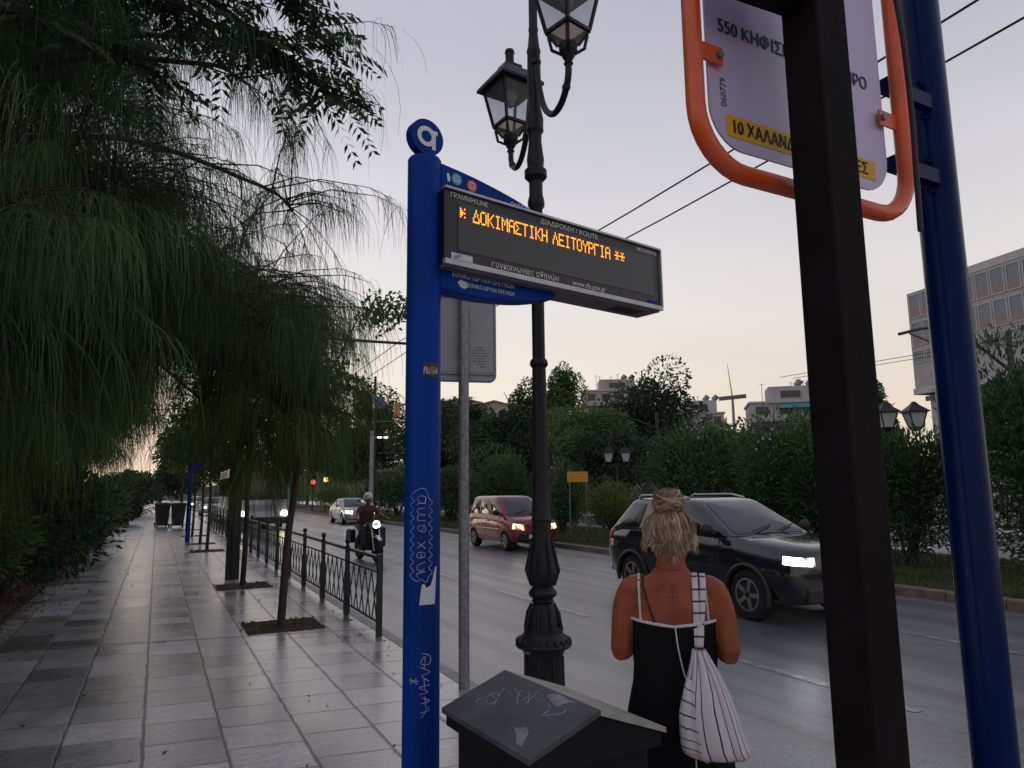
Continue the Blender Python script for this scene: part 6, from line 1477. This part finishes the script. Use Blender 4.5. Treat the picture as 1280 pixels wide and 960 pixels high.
uvmesh('bag_front', rows, 'bag_stripe', BG_); uvmesh('bag_back', rows2, 'bag_stripe', BG_)
q = MB(); b_ = rows[-1]+rows2[-1][1:-1]; q.add(b_, [tuple(range(len(b_)))]); q.build('bag_base', 'bag_stripe', BG_)
# gusset: cross-striped panel folded at her side of the bag
rows = []
for i, (z, xl, xr_, cy, hd_) in enumerate(BP_[2:]):
    w = .022+.014*min(i, 3); rows.append([Vector((xl-.004+(w)*u, cy-(hd_*.55+.016)-.030*u-.006*math.sin(u*6), z-.012*u)) for u in np.linspace(0, 1, 9)])
uvmesh('gusset', rows, 'bag_cross', BG_)
def bagstrap(x0, x1, dy):
    pts = []
    for u in np.linspace(0, 1, 14):
        x = x0+(x1-x0)*u; z = 1.345-.215*u; p = onback(x, z, .005+dy); 
        if z < 1.19: p.y = min(p.y, -.128-dy-.10*(1.19-z))
        pts.append(p)
    fr = []
    for u in np.linspace(1, .12, 8):
        y = pts[0].y+(.13-pts[0].y)*u; h = bvh.ray_cast(Vector((x0, y, 1.6)), Vector((0, 0, -1))); fr.append(h[0]+Vector((0, 0, .006)) if h[0] and h[0].z > 1.2 else Vector((x0, .115, 1.20+.09*(1-u))))
    P_ = fr+pts
    rows = [[p+Vector((w, 0, 0)) for w in np.linspace(-.011, .011, 4)] for p in P_]
    uvmesh('strap', rows, 'strap_stripe', BG_, solid=.003)
bagstrap(.083, .080, .002); bagstrap(.112, .088, .006)

# motorcyclist
RD = thing('person', 'motorcyclist in a brown shirt and silver helmet riding the black motorbike', 'person', (5.02, 18.75, ZR), R(-90+4))
mb = MB()    # local +x forward
def ellx(z, rx, ry, cx): return [(cx+rx*math.cos(a), ry*math.sin(a), z) for a in np.linspace(0, 2*math.pi, 20, endpoint=False)]
mb.loft([ellx(z, rx, ry, cx) for z, rx, ry, cx in ((.80, .13, .16, -.28), (.92, .13, .17, -.27), (1.05, .115, .155, -.24), (1.18, .12, .175, -.20), (1.30, .11, .195, -.16), (1.37, .08, .16, -.14), (1.41, .055, .07, -.12), (1.48, .052, .055, -.10))])
mb.loft([ellx(z, rx, ry, cx) for z, rx, ry, cx in ((1.46, .05, .045, -.03), (1.50, .085, .065, -.05), (1.56, .095, .075, -.06), (1.63, .095, .076, -.07), (1.69, .07, .06, -.08))])
mb.tube([(.04, 0, 1.58), (.062, 0, 1.55), (.04, 0, 1.535)], [.010, .014, .01], 7)
for s in (-1, 1):
    sh = Vector((-.15, s*.19, 1.33)); el = Vector((.06, s*.36, 1.14)); wr_ = Vector((.27, s*.40, 1.10))
    p = smoothpts([Vector((-.15, s*.1, 1.34)), sh, sh.lerp(el, .5), el, el.lerp(wr_, .5), wr_], 3)
    mb.tube(p, list(np.interp(np.linspace(0, 5, len(p)), range(6), [.06, .062, .052, .043, .037, .028])), 12)
    hand(mb, wr_, (1, 0, -.05), (0, 0, 1), (0, -s, 0), 1.0, 1.9)
    hip = Vector((-.26, s*.10, .84)); kn = Vector((.16, s*.24, .74)); an = Vector((-.02, s*.22, .36))
    p = smoothpts([hip, hip.lerp(kn, .5), kn, kn.lerp(an, .4), an], 3); mb.tube(p, list(np.interp(np.linspace(0, 4, len(p)), range(5), [.10, .085, .064, .058, .042])), 12)
    mb.tube([(-.08, s*.22, .33), (.0, s*.22, .32), (.10, s*.23, .29), (.16, s*.23, .28)], [.04, .045, .042, .03], 10)
bm_ = fuse(mb, 'body', .012, 4); link('body', bm_, 'skin', RD)
mb = MB(); mb.loft([ellx(z, rx, ry, cx) for z, rx, ry, cx in ((.88, .15, .185, -.28), (1.05, .135, .18, -.24), (1.18, .137, .195, -.20), (1.30, .128, .215, -.16), (1.385, .095, .175, -.14), (1.42, .07, .085, -.12))])
for s in (-1, 1):
    sh = Vector((-.15, s*.19, 1.33)); el = Vector((.06, s*.36, 1.14)); mb.tube([(-.15, s*.1, 1.35), sh, sh.lerp(el, .6)], [.075, .078, .066], 12)
link('shirt', fuse(mb, 'shirt', .014, 3), 'shirt_brown', RD)
mb = MB(); mb.loft([ellx(z, rx, ry, cx) for z, rx, ry, cx in ((.78, .14, .17, -.28), (.92, .145, .182, -.27))])
for s in (-1, 1):
    hip = Vector((-.26, s*.10, .84)); kn = Vector((.16, s*.24, .74)); an = Vector((-.02, s*.22, .40)); p = smoothpts([hip, hip.lerp(kn, .5), kn, kn.lerp(an, .4), an], 3)
    mb.tube(p, list(np.interp(np.linspace(0, 4, len(p)), range(5), [.112, .097, .077, .07, .056])), 12)
link('trousers', fuse(mb, 'trousers', .014, 3), 'trousers', RD)
MB().loft([ellx(z, rx, ry, cx) for z, rx, ry, cx in ((1.57, .125, .118, -.085), (1.60, .138, .125, -.08), (1.66, .138, .122, -.08), (1.72, .115, .10, -.08), (1.755, .07, .06, -.08), (1.765, .02, .02, -.08))]).build('helmet', 'helmet', RD, 60)
q = MB(); q.tube([(.035, -.06, 1.575), (.05, 0, 1.58), (.035, .06, 1.575)], [.012, .014, .012], 8); q.build('sunglasses', 'plastic', RD)
q = MB()
for s in (-1, 1): q.loft([[(x, s*.225+y*.05, max(.235, .285+z*.05)) for y, z in ((-1, -1), (1, -1), (1, .6), (0, 1), (-1, .6))] for x in (-.13, .02, .15, .19)])
q.build('shoes', 'plastic', RD)
# small bird on an overhanging twig
BI = thing('bird', 'small dark bird perched on a thin twig among the weeping strands', 'bird', (-.05, 7.6, 4.62), R(40))
MB().loft([[(x, y*w, z+zz*w) for y, zz in [(math.cos(a), math.sin(a)) for a in np.linspace(0, 2*math.pi, 10, endpoint=False)]] for x, w, z in ((-.10, .012, -.015), (-.06, .03, -.005), (0, .042, .01), (.05, .032, .03), (.075, .022, .045), (.10, .022, .055), (.118, .012, .055))]).build('body', 'plastic', BI, 60)
MB().add([(-.09, -.02, -.01), (-.09, .02, -.01), (-.20, .025, -.045), (-.20, -.025, -.045), (-.09, -.02, -.016), (-.09, .02, -.016), (-.20, .025, -.05), (-.20, -.025, -.05)], [(0, 1, 2, 3), (7, 6, 5, 4), (0, 4, 5, 1), (2, 6, 7, 3), (0, 3, 7, 4), (1, 5, 6, 2)]).build('tail', 'plastic', BI)
MB().tube([(.115, 0, .055), (.14, 0, .050)], [.006, .001], 6).build('beak', 'plastic', BI)

q = MB(); g_ = np.linspace(0, 1, 5); q.add([((a-.5)*.13+.01*math.sin(b*9), (b-.5)*.07, .008+.012*abs(math.sin(a*7+b*5))) for a in g_ for b in g_], [(i*5+j, i*5+j+1, (i+1)*5+j+1, (i+1)*5+j) for i in range(4) for j in range(4)])
pa = q.build('paper_scrap', 'sticker'); pa.location = (.12, 9.45, 0); pa.rotation_euler = (0, 0, .15); tag(pa, 'small crumpled white paper scrap lying on the paving by the wide joint', 'litter')

n = 260
P = np.stack([rng.uniform(-1.7, 2.4, n), 3.5+rng.uniform(0, 1, n)**1.3*26, rng.uniform(.006, .02, n)], 1); P[:90, 0] = 2.44-np.abs(rng.normal(0, .12, 90)); P[90:130, 0] = 2.66+np.abs(rng.normal(0, .08, 40)); P[90:130, 2] = ZR+.012
D = np.stack([rng.normal(size=n), rng.normal(size=n), rng.normal(0, .1, n)], 1)
tag(link('scattered_leaves', leaves_mesh('scattered_leaves', P, D, rng.uniform(.025, .06, n), .02, rng.uniform(0, 1, n)), 'dry_leaf'), kind='stuff')
